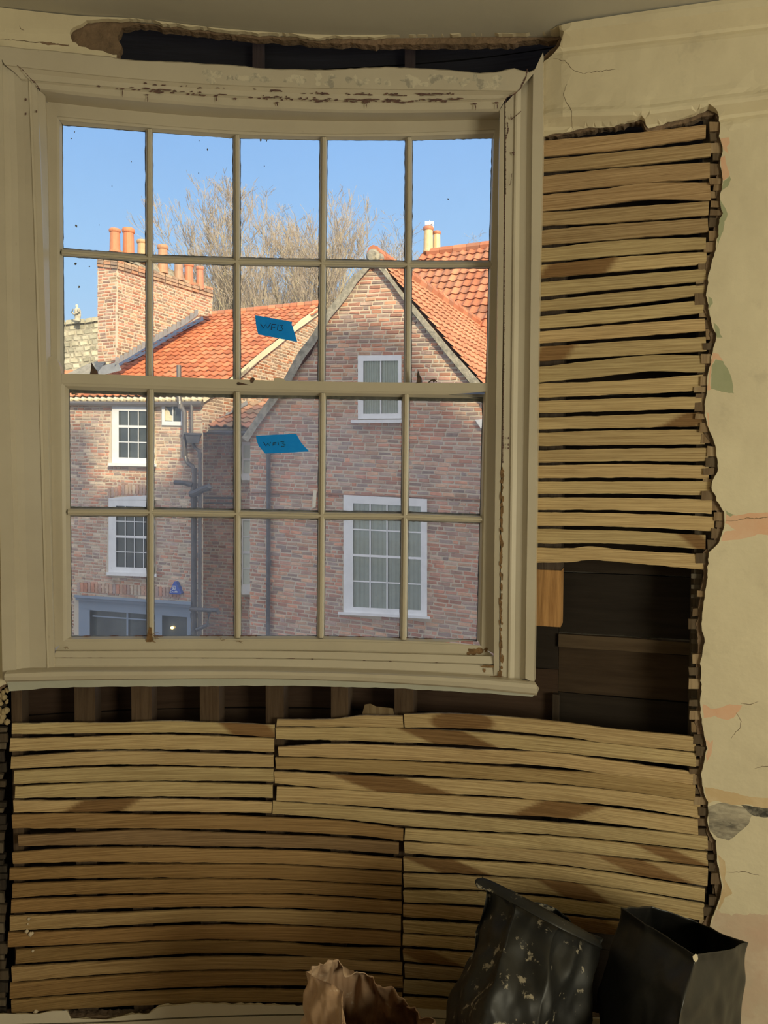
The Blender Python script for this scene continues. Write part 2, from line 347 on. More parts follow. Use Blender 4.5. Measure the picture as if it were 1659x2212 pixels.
# marks with a shape of their own on the finish coat
PATCH = [
    ('salmon', [(1556, 300), (1575, 297), (1577, 308), (1570, 318), (1574, 332), (1562, 322)]),
    ('salmon', [(1556, 340), (1566, 336), (1568, 352), (1574, 368), (1576, 380), (1562, 390)]),
    ('sage', [(1562, 392), (1576, 380), (1579, 388), (1573, 402), (1558, 412)]),
    ('sage', [(1556, 432), (1566, 448), (1572, 462), (1565, 478), (1562, 500), (1556, 515), (1549, 540), (1549, 520)]),
    ('sage', [(1530, 640), (1538, 645), (1540, 655), (1533, 665), (1532, 685)]),
    ('sage', [(1541, 696), (1552, 706), (1556, 722), (1561, 729), (1548, 729)]),
    ('salmon', [(1540, 762), (1552, 764), (1562, 778), (1556, 782), (1545, 775), (1537, 790), (1534, 835), (1540, 828), (1548, 828), (1532, 843), (1526, 842)]),
    ('sage', [(1546, 776), (1562, 780), (1572, 796), (1582, 825), (1585, 850), (1570, 848), (1548, 843), (1536, 840), (1537, 790)]),
    ('salmon', [(1526, 890), (1531, 893), (1532, 918), (1529, 922)]),
    ('salmon', [(1532, 938), (1541, 960), (1536, 958)]),
    ('salmon', [(1568, 1108), (1590, 1114), (1620, 1108), (1680, 1106), (1740, 1104), (1740, 1152), (1680, 1156), (1640, 1154), (1600, 1165), (1558, 1168), (1566, 1148), (1590, 1146), (1566, 1130)]),
    ('sage', [(1566, 1100), (1575, 1108), (1590, 1112), (1578, 1116), (1570, 1112)]),
    ('salmon', [(1519, 1521), (1534, 1530), (1548, 1530), (1576, 1521), (1603, 1524), (1592, 1540), (1585, 1550), (1572, 1556), (1560, 1553), (1545, 1546), (1520, 1551)]),
    ('salmon', [(1522, 1594), (1534, 1604), (1540, 1598), (1537, 1628), (1530, 1640), (1526, 1648), (1524, 1632), (1530, 1618)]),
    ('tan', [(1522, 1700), (1545, 1704), (1580, 1712), (1620, 1722), (1760, 1730), (1760, 1756), (1640, 1748), (1620, 1738), (1575, 1738), (1545, 1730), (1525, 1738)]),
    ('grey', [(1529, 1742), (1560, 1734), (1600, 1742), (1630, 1752), (1622, 1765), (1617, 1780), (1600, 1795), (1588, 1806), (1574, 1816), (1560, 1812), (1550, 1810), (1534, 1795)]),
    ('black_stain', [(1600, 1738), (1640, 1744), (1760, 1756), (1760, 1770), (1650, 1766), (1628, 1762), (1612, 1748)]),
    ('tan', [(1551, 1846), (1566, 1860), (1568, 1880), (1566, 1900), (1582, 1930), (1566, 1938), (1562, 1950), (1552, 1965), (1557, 1935), (1562, 1915), (1556, 1885)]),
    ('plaster_low', [(1548, 1965), (1580, 1978), (1620, 1972), (1760, 1985), (1760, 2230), (1535, 2230), (1534, 2010)]),
    ('crack', [(1590, 1540), (1601, 1558), (1599, 1572), (1587, 1585), (1579, 1596), (1577, 1594), (1585, 1583), (1597, 1571), (1598, 1559), (1588, 1545)]),
    ('crack', [(1600, 1520), (1620, 1522), (1638, 1516), (1638, 1518), (1620, 1524), (1600, 1523)]),
    ('crack', [(1630, 1660), (1646, 1655), (1700, 1657), (1700, 1659), (1646, 1657), (1630, 1662)]),
    ('crack', [(1567, 1126), (1600, 1122), (1650, 1117), (1700, 1116), (1700, 1118), (1650, 1120), (1600, 1125), (1567, 1129)]),
    ('crack', [(1568, 1884), (1600, 1883), (1640, 1891), (1640, 1893), (1600, 1885), (1568, 1886)]),
    ('crack', [(1196, 132), (1222, 140), (1240, 160), (1262, 168), (1262, 170), (1239, 162), (1221, 142), (1196, 134)]),
    ('crack', [(1262, 168), (1290, 162), (1330, 158), (1330, 159), (1290, 164), (1262, 170)]),
    ('crack', [(1226, 190), (1218, 210), (1222, 222), (1236, 255), (1238, 282), (1240, 282), (1238, 254), (1224, 221), (1220, 210), (1228, 190)]),
    ('crack', [(0, 87), (40, 90), (90, 94), (150, 97), (150, 99), (90, 97), (40, 92), (0, 89)]),
    ('undercoat', [(86, 92), (100, 93), (116, 95), (150, 99), (150, 101), (116, 98), (98, 97)]),
    ('crack', [(44, 60), (46, 66), (54, 70), (66, 71), (54, 72), (45, 68)]),
]
def crackpoly(pl, seed):
    c = jag(pl[:(len(pl)+1)//2], closed=False, amp=3.2, step=4, seed=seed); n = len(c)-1; L = []; R = []
    for i, (x, y) in enumerate(c):
        a, b = c[max(0, i-1)], c[min(n, i+1)]; h = math.hypot(b[0]-a[0], b[1]-a[1]) or 1; nx, ny = -(b[1]-a[1])/h, (b[0]-a[0])/h
        w = .25+.65*math.sin(math.pi*min(1, (i+.3)/(n+.6)))*(.55+.9*abs(noise.noise(Vector((x*.2, y*.2, seed)))))
        L.append((x+nx*w, y+ny*w)); R.append((x-nx*w, y-ny*w))
    return L+R[::-1]
patches = [(k, [uz(*p) for p in crackpoly(pl, 5+i)]) if k == 'crack' else (k, [uz(*p) for p in jag(pl, amp=(1.0 if k == 'crack' else 7.0 if k == 'plaster_low' else 2.4), step=(7 if k == 'crack' else 5), seed=5+i)]) for i, (k, pl) in enumerate(PATCH)]
def sheet(name, holes, off, thick, mats, keys, patches, grid, region, rel, edge_mat, parent=None, smooth=True):
    vs = []; es = []
    (ua, ub), (za, zb) = region
    nu, nz = int((ub-ua)/grid), int((zb-za)/grid)
    def addloop(pl):
        i0 = len(vs); vs.extend(Vector(p) for p in pl); n = len(pl)
        es.extend((i0+i, i0+(i+1) % n) for i in range(n))
    for h in holes: addloop(h)
    for k, pl in patches: addloop(pl)
    top = [(lerp(ua, ub, i/nu), None) for i in range(nu+1)]
    topz = [min(zb, poly_at(ceil_uz, u)) for u, _ in top]
    loop = [(u, za) for u, _ in top] + [(ub, topz[-1])] + [(u, z) for (u, _), z in zip(top[::-1], topz[::-1])][1:]
    addloop(loop)
    for i in range(1, nu):
        u = lerp(ua, ub, i/nu)
        for j in range(1, nz):
            z = lerp(za, zb, j/nz)
            if u > u_right-.05 and grid < .03 and (abs(z-poly_at(cove_uz, u)-.004) < .042 or abs(z-poly_at(rail_uz, u)-.004) < .042): continue
            if z < topz[i]-grid*.4 and not any(inpoly(h, u, z) for h in holes): vs.append(Vector((u+random.uniform(-.1, .1)*grid, z+random.uniform(-.1, .1)*grid)))
    if grid < .03:
        for line, x0_ in ((cove_uz, U0), (rail_uz, u_right-.02)):
            for d in (-.028, -.02, -.012, -.006, 0, .006, .012, .018, .026, .036):
                u = max(ua+.03, x0_)
                while u < ub-.03:
                    z = poly_at(line, u)+d
                    if z < poly_at(ceil_uz, u)-.005 and not any(inpoly(h, u, z) for h in holes): vs.append(Vector((u, z)))
                    u += .016
    r = delaunay_2d_cdt(vs, es, [], 0, 1e-6)
    V, Fc = r[0], r[2]
    mb = MB(); ids = [mb.vert(Wp(v.x, v.y, off+rel(v.x, v.y)), (v.x, v.y)) for v in V]
    boxes = [(min(p[0] for p in pl), max(p[0] for p in pl), min(p[1] for p in pl), max(p[1] for p in pl)) for k, pl in patches]
    for f in Fc:
        cx = sum(V[i].x for i in f)/len(f); cz = sum(V[i].y for i in f)/len(f)
        if any(inpoly(h, cx, cz) for h in holes) or not inpoly(loop, cx, cz): continue
        m = 0
        for (k, pl), b in zip(patches, boxes):
            if b[0] <= cx <= b[1] and b[2] <= cz <= b[3] and inpoly(pl, cx, cz): m = keys.index(k)
        mb.face([ids[i] for i in f][::-1], m)
    em = keys.index(edge_mat)
    for h in holes:
        n = len(h); a = [mb.vert(Wp(u, z, off+rel(u, z)), (u, z)) for u, z in h]; b = [mb.vert(Wp(u, z, off+thick), (u, z)) for u, z in h]
        for i in range(n): mb.face((a[i], a[(i+1) % n], b[(i+1) % n], b[i]), em)
    return mb.build(name, mats, parent, smooth=False)
KEYS = ['plaster', 'undercoat', 'salmon', 'sage', 'grey', 'tan', 'black_stain', 'plaster_low', 'crack']
wall = sheet('wall_front', [bh, th], 0.0, .004, [M[k] for k in KEYS], KEYS, patches, .022, ((U0, U1), (-.001, 2.9)), relief, 'plaster')
tag(wall, 'bowed cream plaster window wall stripped back to its laths', kind='structure')
# undercoat behind the finish coat, its edge standing a little further into the openings
und_top = [(262, 58), (300, 50), (360, 60), (440, 68), (500, 76), (600, 82), (700, 92), (780, 94), (900, 94), (1000, 93), (1100, 92), (1150, 84), (1190, 86), (1208, 82), (1200, 98), (1178, 116), (1172, 128),
           (1165, 160, 1), (300, 150, 1), (262, 130), (256, 110), (262, 96), (254, 84), (258, 70)]
er2 = [(x-10-5*math.sin(y*.07)-3*math.sin(y*.23), y) for x, y in EDGE_R]
er2[0] = (1515, 250)
und_big = [(1172, 297), (1240, 286), (1310, 274), (1385, 262), (1395, 280), (1412, 284), (1450, 272), (1500, 258)] + er2 + [(1300, 2202), (800, 2202), (650, 2180), (300, 2196), (-12, 2196), (-12, 1500), (14, 1482, 1), (60, 1440, 1), (60, 178, 1), (110, 168, 1), (600, 188, 1), (1110, 196, 1), (1130, 290, 1)]
ut = [uz(x, y, .004) for x, y in jag(und_top, amp=5, seed=11, step=6)]; ub = [uz(x, y, .004) for x, y in jag(und_big, amp=5, seed=12, step=6)]
un = sheet('undercoat_plaster', [ub, ut], .0075, .021, [M['undercoat']], ['undercoat'], [], .05, ((U0, U1), (-.001, 2.85)), lambda u, z: .002*noise.noise(Vector((u*30, z*30, 3))), 'undercoat', wall)
tag(un, 'rough brown undercoat showing at the broken edges')

# ceiling: from the wall line back over the room
mb = MB(); rows = []
for j, t in enumerate([0, .01, .03, .08, .2, .5, 1]):
    rows.append([])
    for i in range(81):
        u = lerp(U0, U1, i/80); z0 = poly_at(ceil_uz, u); p = Wp(u, z0, .03 if j == 0 else -.025)
        q = Vector((lerp(-2.4, 2.9, i/80), -3.4, ZC))
        k = max(0, (t-.01)/.99) if j else 0
        v = p.lerp(q, k); v.z = z0 + (ZC-z0)*min(1, k*6) + .006*noise.noise(Vector((v.x*2, v.y*2, 0)))
        rows[-1].append(mb.vert(v, (v.x, v.y)))
for a, b in zip(rows, rows[1:]):
    for i in range(80): mb.face((a[i], b[i], b[i+1], a[i+1]))
tag(mb.build('ceiling', M['ceiling'], smooth=True), kind='structure')
mb = MB(); mb.box((.2, -.4, -.03), Vector((3.2, 0, 0)), Vector((0, 3.2, 0)), Vector((0, 0, .03)))
tag(mb.build('floor', M['floor']), kind='structure')
for nm, a, b in (('wall_left', Wp(U0, 0, 0), Vector((-2.4, -3.4, 0))), ('wall_right', Wp(U1, 0, 0), Vector((2.9, -3.4, 0))), ('wall_back', Vector((-2.4, -3.4, 0)), Vector((2.9, -3.4, 0)))):
    mb = MB(); t = (b-a).normalized(); nn = Vector((t.y, -t.x, 0))*.05
    if nm == 'wall_left': nn = -nn
    if (nn.x*(a.x+b.x)/2 + nn.y*((a.y+b.y)/2+.8)) < 0: nn = -nn
    mb.hexa([a, b, b+Vector((0, 0, ZC+.05)), a+Vector((0, 0, ZC+.05)), a+nn, b+nn, b+nn+Vector((0, 0, ZC+.05)), a+nn+Vector((0, 0, ZC+.05))])
    rewind(tag(mb.build(nm, M['plaster']), kind='structure'))
# skirting under the laths
mb = MB()
top = jag([(-120, 2193), (0, 2190), (84, 2190), (110, 2184), (146, 2184), (152, 2199), (228, 2203), (278, 2192), (321, 2190), (342, 2175), (422, 2169), (549, 2171), (650, 2173), (900, 2178), (1200, 2196), (1540, 2225)], closed=False, amp=1.8, seed=9)
ml = [(-120, 2218), (0, 2213), (230, 2206), (400, 2197), (650, 2190), (900, 2196), (1540, 2245)]
loft(mb, [(top, .02), (top, -.008), (ml, -.010), ([(x, y+2) for x, y in ml], -.004), ([(x, y+4) for x, y in ml], -.016)], n=170)
rows = [[], []]
for i in range(91):
    x = lerp(-120, 1540, i/90); u, z = uz(x, smooth_at(ml, x)+4, -.016)
    rows[0].append(mb.vert(Wp(u, z, -.016), (u, z))); rows[1].append(mb.vert(Wp(u, 0, -.020), (u, 0)))
for i in range(90): mb.face((rows[0][i], rows[0][i+1], rows[1][i+1], rows[1][i]))
sk = tag(mb.build('baseboard_front', M['paint']), kind='structure')

# ================================================================== BEHIND THE PLASTER: boards, studs
def wbox(mb, u0, u1, z0, z1, o0, o1, seg=None, col=(1, 1, 1), jit=0):
    k = seg or max(1, int((u1-u0)/.06)); R = []
    for i in range(k+1):
        u = lerp(u0, u1, i/k); j = jit*noise.noise(Vector((u*9, z0*7, 1))) if jit else 0; j2 = jit*noise.noise(Vector((u*9, z1*7, 5))) if jit else 0
        R.append([mb.vert(Wp(u, z, o), (u, z), col) for z, o in ((z0+j, o0), (z1+j2, o0), (z1+j2, o1), (z0+j, o1))])
    for a, b in zip(R, R[1:]):
        for q in range(4):
            w = (q+1) % 4; mb.face((a[q], a[w], b[w], b[q]))
    mb.face(R[0][::-1]); mb.face(R[-1])
def U(px, py, off=0.0): return uz(px, py, off)[0]
def Z(px, py, off=0.0): return uz(px, py, off)[1]
uL, uR = U(60, 800, .1), U(1120, 800, .1)
zT, zB = Z(600, 1440, .1), Z(600, 1440, .1)
zT = max(Z(134, 262, .24), Z(600, 292, .24), Z(1066, 288, .24))+.012; zBo = Z(600, 1382, .24)-.03; uLo, uRo = U(130, 700, .24)-.012, U(1070, 700, .24)+.012
def board(u0, u1, z0, z1, o, c):
    k = random.uniform(.75, 1.25); mb = MB()
    wbox(mb, u0, u1, z0+.0015, z1-.0015, o, o+.016, col=tuple(x*k for x in c), jit=.002); mb.build('board', M['board'], wall)
# sheathing below the window
zs = [0.0, .2, .39, .57, Z(600, 1528, .12), zB+.02]
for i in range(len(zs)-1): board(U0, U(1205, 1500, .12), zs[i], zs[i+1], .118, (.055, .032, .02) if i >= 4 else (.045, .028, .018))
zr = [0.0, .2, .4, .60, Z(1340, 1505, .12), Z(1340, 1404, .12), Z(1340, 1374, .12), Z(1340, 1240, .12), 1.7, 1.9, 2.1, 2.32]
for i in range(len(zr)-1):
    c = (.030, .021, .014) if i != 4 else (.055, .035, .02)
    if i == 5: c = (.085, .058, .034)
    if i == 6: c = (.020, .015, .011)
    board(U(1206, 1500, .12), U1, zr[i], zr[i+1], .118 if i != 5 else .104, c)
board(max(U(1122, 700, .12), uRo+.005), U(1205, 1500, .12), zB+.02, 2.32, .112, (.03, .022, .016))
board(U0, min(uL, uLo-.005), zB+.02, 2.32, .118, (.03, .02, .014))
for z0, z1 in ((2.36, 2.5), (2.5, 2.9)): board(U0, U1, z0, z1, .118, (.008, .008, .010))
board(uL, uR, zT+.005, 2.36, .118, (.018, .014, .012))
# light-tight outer skin of the wall
mb = MB()
for a in ((U0, U1, -.05, zBo, .16, .24), (U0, U1, zT, 3.0, .16, .24), (U0, uLo, zBo, zT, .16, .24), (uRo, U1, zBo, zT, .16, .24)): wbox(mb, *a)
tag(mb.build('outer_brick_skin', M['mortar'], wall), 'outer face of the wall towards the street')
mb = MB(); wbox(mb, U0-.02, U1+.02, 2.5, 3.0, .03, .25); 
# studs
def stud(px0, px1, py0, py1, o0=.030, o1=.105, c=(.16, .10, .06), name='stud'):
    mb = MB(); u0, u1 = U(px0, 1550, o0), U(px1, 1550, o0); z0, z1 = Z(px0, py1, o0), Z(px0, py0, o0)
    k = random.uniform(.85, 1.15); wbox(mb, u0, u1, z0, z1, o0, o1, 1, col=tuple(x*k for x in c)); return mb.build(name, M['stud'], wall)
for a, b in ((25, 48), (161, 206), (284, 328), (432, 474), (574, 613), (715, 752), (852, 893)): stud(a, b, 1462, 2200, c=(.095, .062, .038))
stud(1135, 1207, 262, 1229, c=(.085, .062, .045)); stud(1492, 1535, 235, 2200, .026, c=(.10, .078, .055))
stud(1193, 1207, 1500, 2200, .095, .112, (.045, .032, .022))
tag(stud(1146, 1208, 1230, 1351, .028, .09, (.42, .23, .09), 'timber_block'), 'clean orange-brown block of new timber')
for a, b in ((548, 571), (866, 886)): stud(a, b, 60, 165, .09, .112, (.035, .024, .02), 'joist')
# a long brownish smear on a board and old plaster bands on the right stud
for k in range(15):
    y = 1240+k*24+random.uniform(-5, 5); mb = MB(); u0, u1 = U(1493, y, .025), U(1514+random.uniform(-4, 5), y, .025); z = Z(1500, y, .025)
    wbox(mb, u0, u1, z-.004-random.random()*.005, z+.004, .0225, .0262, 1, (.15, .13, .10), .002); mb.build('plaster_nib', M['stud'], wall)
# scrap of board behind, torn wood crumbs on top of the lath
mb = MB(); q = [(783, 1540), (788, 1522), (800, 1520), (812, 1526), (849, 1530), (851, 1540), (851, 1560), (783, 1560)]
a = [mb.vert(P(x, y, .026), None, (.22, .16, .09)) for x, y in q]; b = [mb.vert(P(x, y, .029), None, (.22, .16, .09)) for x, y in q]
mb.face(a); mb.face(b[::-1])
for i in range(8): mb.face((a[i], b[i], b[(i+1) % 8], a[(i+1) % 8]))
tag(mb.build('board_scrap', M['stud'], wall), 'broken brown scrap standing behind the top lath')

# ================================================================== LATHS
def cv(ox, oy, s): return lambda L: [(ox+x/s, oy+a/s, oy+b/s) for x, a, b in L]
r1, r2 = cv(1140, 200, 3.197), cv(1140, 740, 3.197)
r4, r5, r3 = cv(0, 1380, 2.676), cv(560, 1380, 2.592), cv(1000, 1180, 2.517)
r6, r7, r8 = cv(0, 1900, 2.37), cv(600, 1850, 3.13), cv(960, 1760, 2.373)
PALE, MID, BROWN = (.60, .46, .245), (.45, .315, .15), (.33, .205, .082)
LATHS = []
def L_(pts, c=PALE, stains=(), ext=False):
    if ext: x, a, b = pts[0]; x2, a2, b2 = pts[1]; k = 26/(x2-x); pts = [(x-26, a-(a2-a)*k, b-(b2-b)*k)] + pts
    LATHS.append((pts, c, stains))
for g, rows in ((r1, [[(108, 333, 440), (650, 287, 392), (1230, 222, 310)], [(108, 462, 545), (650, 408, 508), (1265, 347, 440)], [(106, 578, 692), (650, 520, 636), (1258, 480, 588)],
        [(106, 708, 820), (500, 668, 777), (800, 627, 738), (1262, 622, 740)], [(102, 830, 918), (650, 792, 890), (1250, 752, 845)], [(100, 950, 1052), (650, 905, 1010), (1246, 868, 962)],
        [(115, 1075, 1168), (650, 1020, 1122), (1230, 1000, 1078)], [(100, 1190, 1280), (650, 1135, 1232), (1235, 1100, 1182)], [(97, 1310, 1408), (650, 1262, 1352), (1232, 1218, 1300)],
        [(93, 1437, 1510), (650, 1378, 1465), (1220, 1325, 1395)], [(90, 1545, 1630), (650, 1490, 1580), (1215, 1432, 1520)], [(88, 1650, 1730), (650, 1600, 1690), (1225, 1558, 1645)]]),
    (r2, [[(82, 29, 127), (650, -8, 90), (1232, -38, 60)], [(80, 168, 275), (500, 120, 235), (850, 88, 198), (1222, 88, 205)], [(78, 285, 380), (650, 262, 358), (1210, 220, 330)],
        [(76, 405, 488), (650, 385, 470), (1200, 373, 457)], [(75, 520, 600), (650, 500, 590), (1203, 483, 575)], [(74, 623, 713), (650, 605, 707), (1222, 600, 703)], [(73, 745, 830), (650, 732, 818), (1245, 728, 822)],
        [(74, 850, 937), (650, 838, 932), (1250, 850, 938)], [(72, 960, 1045), (650, 958, 1043), (1260, 958, 1056)], [(68, 1070, 1155), (650, 1072, 1158), (1273, 1085, 1183)], [(66, 1172, 1265), (650, 1180, 1272), (1290, 1203, 1303)],
        [(66, 1285, 1388), (650, 1300, 1390), (1228, 1330, 1428)], [(64, 1418, 1520), (300, 1418, 1515), (420, 1408, 1500), (650, 1432, 1518), (1222, 1465, 1570)]])):
    for i, r in enumerate(rows):
        st = []
        if g is r1 and i == 7: st = [(1165, 1330, -.5)]
        if g is r2 and i == 0: st = [(1150, 1240, -.5)]
        if g is r2 and i == 4: st = [(1445, 1540, -1.2)]
        if g is r2 and i == 11: st = [(1475, 1540, .8)]
        L_(g(r), PALE if not (g is r1 and i < 6) else (.47, .335, .18), st, ext=True)
A_ = [[(68, 490, 550), (700, 483, 543), (1000, 478, 540), (1250, 485, 548), (1587, 497, 570)], [(57, 578, 652), (400, 570, 640), (850, 557, 638), (1200, 562, 640), (1583, 578, 655)],
      [(63, 685, 752), (400, 660, 735), (700, 650, 725), (1200, 663, 735), (1580, 672, 742)], [(80, 765, 838), (400, 750, 828), (850, 742, 820), (1580, 755, 823)],
      [(87, 855, 920), (400, 840, 915), (850, 828, 910), (1575, 845, 918)], [(78, 935, 1003), (400, 938, 1000), (850, 925, 995), (1570, 945, 1007)]]
for i, r in enumerate(A_):
    st = [[(480, 600, .7)], [], [(425, 530, -1.0)], [(550, 600, -.8)], [(500, 600, -1.2)], [(150, 290, -1)]][i]
    L_(r4(r), PALE, st if i in (0, 5) else [])
BL = [r4([(70, 1020, 1095), (400, 1012, 1095), (850, 1018, 1095), (1250, 1020, 1100)]) + r5([(100, 1005, 1078), (400, 1018, 1092), (600, 1038, 1105), (805, 1068, 1132)]),
      r4([(105, 1140, 1198), (400, 1127, 1192), (850, 1108, 1190), (1200, 1120, 1198)]) + r5([(60, 1100, 1167), (400, 1113, 1178), (780, 1145, 1207)]),
      r4([(72, 1240, 1300), (400, 1215, 1290), (850, 1208, 1290), (1250, 1218, 1295)]) + r5([(60, 1185, 1257), (400, 1200, 1275), (797, 1235, 1298)]),
      r4([(55, 1330, 1395), (400, 1320, 1385), (850, 1305, 1380), (1250, 1305, 1382)]) + r5([(60, 1267, 1342), (400, 1285, 1360), (797, 1312, 1378)]),
      r6([(63, 25, 92), (500, 8, 72), (900, 0, 68), (1300, 3, 70)]) + r7([(120, 172, 250), (835, 212, 292)]),
      r6([(57, 108, 170), (500, 92, 150), (1100, 78, 138)]) + r7([(0, 262, 345), (838, 308, 388)]),
      r6([(50, 190, 262), (500, 175, 240), (1100, 155, 215)]) + r7([(0, 365, 455), (832, 405, 500)]),
      r6([(40, 275, 347), (500, 258, 325), (1100, 238, 305)]) + r7([(0, 472, 570), (830, 515, 603)]),
      r6([(82, 362, 430), (500, 338, 405), (1100, 315, 375)]) + r7([(0, 585, 660), (400, 620, 690), (825, 625, 703)]),
      r6([(60, 450, 525), (500, 425, 487), (1100, 398, 460)]) + r7([(0, 685, 765), (400, 690, 770), (600, 712, 775), (840, 725, 802)]),
      r6([(50, 535, 610), (500, 500, 575), (1100, 470, 545)]) + r7([(0, 780, 870), (540, 800, 880), (845, 820, 890)]),
      r6([(58, 620, 685), (500, 590, 655), (1100, 565, 632)]) + r7([(0, 905, 985), (840, 930, 1010)])]
for i, p in enumerate(BL): L_(p, [(.38, .25, .11), (.33, .22, .115), (.38, .25, .11), BROWN, BROWN, BROWN, MID, BROWN, BROWN, MID, BROWN, BROWN][i])
L_(r5([(98, 450, 490), (400, 450, 492), (510, 438, 493), (560, 431, 494), (805, 432, 497)]), PALE)
L_(r5([(812, 422, 495), (1100, 420, 500), (1659, 463, 542)]) + r3([(800, 992, 1072), (1265, 1038, 1115)]), PALE, [(925, 1072, 'e')])
L_(r5([(92, 497, 562), (500, 497, 570), (850, 505, 580), (1250, 525, 602), (1659, 558, 635)]) + r3([(800, 1075, 1148), (1268, 1125, 1200)]), PALE, [(890, 1045, 1.6)])
L_(r5([(107, 605, 657), (400, 590, 665), (850, 603, 680), (1250, 622, 695), (1659, 640, 715)]) + r3([(800, 1165, 1240), (1262, 1232, 1300)]), PALE)
L_(r5([(92, 665, 728), (500, 675, 745), (850, 690, 760), (1250, 712, 785), (1659, 738, 810)]) + r3([(800, 1240, 1320), (1262, 1300, 1383)]), MID)
L_(r5([(85, 745, 808), (500, 765, 845), (850, 780, 865), (1250, 795, 875), (1659, 820, 908)]) + r3([(800, 1325, 1405), (1290, 1390, 1478)]), PALE, [(752, 936, 2.0)])
L_(r5([(97, 828, 905), (500, 850, 930), (850, 870, 955), (1250, 890, 978), (1659, 915, 1000)]) + r8([(1300, 25, 103)]), PALE, [(1130, 1275, -1.3)])
L_(r5([(75, 910, 978), (500, 940, 1012), (850, 975, 1050), (1250, 1000, 1075), (1659, 1030, 1098)]) + r8([(1350, 110, 183)]), PALE)
L_(r5([(815, 1065, 1125), (1250, 1090, 1160), (1659, 1110, 1185)]) + r8([(1350, 195, 262)]), PALE, [(1405, 1500, 1.8)])
L_(r5([(812, 1140, 1200), (1250, 1162, 1230), (1659, 1190, 1262)]) + r8([(1350, 275, 365)]), PALE, [(1320, 1450, 1.8)])
L_(r5([(808, 1225, 1300), (1250, 1250, 1320), (1659, 1275, 1350)]) + r8([(1335, 380, 445)]), PALE, [(905, 1030, 1.8)])
L_(r5([(808, 1318, 1390), (1250, 1335, 1407), (1659, 1357, 1438)]) + r8([(1330, 460, 545)]), PALE, [(1180, 1300, 1.2)])
L_(r7([(850, 235, 310), (1320, 243, 325)]) + r8([(860, 462, 530), (1250, 500, 570)]), PALE)
L_(r7([(848, 328, 408), (1290, 350, 432)]) + r8([(855, 548, 612), (1250, 590, 650)]), MID, [(1190, 1340, 1)])
for a, c, st in (([(848, 438, 515), (1270, 462, 540)], PALE, []), ([(845, 530, 600), (1250, 555, 630)], PALE, []), ([(848, 632, 705), (1235, 655, 745)], PALE, [(872, 975, 1.5)]),
             ([(858, 735, 820), (1215, 760, 840)], (.44, .34, .20), []), ([(850, 842, 925), (1195, 865, 950)], (.44, .34, .20), []), ([(850, 958, 1030), (1195, 975, 1058)], MID, [])):
    p = r7(a); (x0, a0, b0), (x1, a1, b1) = p; k = 200/(x1-x0)
    p.append((x1+200, a1+(a1-a0)*k+4, b1+(b1-b0)*k+4)); L_(p, c, st)
for i, (pts, c, stains) in enumerate(LATHS):
    mb = MB(); x0, x1 = pts[0][0], pts[-1][0]; n = max(20, int((x1-x0)/8)); rows = []
    f = .006+random.uniform(-.0012, .0022); tk = .0065; NV = 7
    kk = random.uniform(.90, 1.12); base = Vector(c)*kk; base.x *= random.uniform(.97, 1.05); heart = Vector((.27, .155, .065))*random.uniform(.95, 1.15)
    skew = random.uniform(-3, 3); uo = random.uniform(0, 9); vo = random.uniform(0, 9); bowp = random.uniform(0, 6)
    for j in range(n+1):
        x = lerp(x0, x1, j/n); t = smooth_at(pts, x, 1); b = smooth_at(pts, x, 2)
        t += 1.1*noise.noise(Vector((x*.03, i*3.1, 0)))+.5*noise.noise(Vector((x*.15, i*3.1, 1))); b += 1.3*noise.noise(Vector((x*.03, i*3.1, 5)))+.6*noise.noise(Vector((x*.15, i*3.1, 7)))
        ring = []
        end = skew*(1 if j == n else -1 if j == 0 else 0)*.35
        for v in range(NV):
            s = v/(NV-1); y = lerp(t, b, s); xx = x+end*(s-.5)*2
            w = 0
            for st in stains:
                if st[2] == 'e': m_, h_ = (st[0]+st[1])/2, (st[1]-st[0])/2; w = max(w, min(1, max(0, (1-((xx-m_)/h_)**2-((s-.55)/.62)**2*.55)*4)))
                else:
                    sh = st[2]*(s-.5)*(b-t)*1.6
                    w = max(w, min(1, max(0, (xx-st[0]-sh)/13))*min(1, max(0, (st[1]+sh-xx)/13)))
            cc = base.lerp(heart, w)
            o = f+.0012*math.sin(x*.011+bowp)+ (.0012 if v in (0, NV-1) else 0)
            u, z = uz(xx, y, o); ring.append(mb.vert(Wp(u, z, o), (u+uo, z+vo), tuple(cc)))
        for v in (NV-1, 0):
            s = v/(NV-1); o = f+tk; u, z = uz(x, lerp(t, b, s), f); ring.append(mb.vert(Wp(u, z, o), (u+uo, z+vo), tuple(base*.8)))
        rows.append(ring)
    for a, b in zip(rows, rows[1:]):
        for q in range(len(a)): w = (q+1) % len(a); mb.face((a[q], b[q], b[w], a[w]))
    mb.face(rows[0]); mb.face(rows[-1][::-1])
    mb.build('lath', M['lath'], wall)
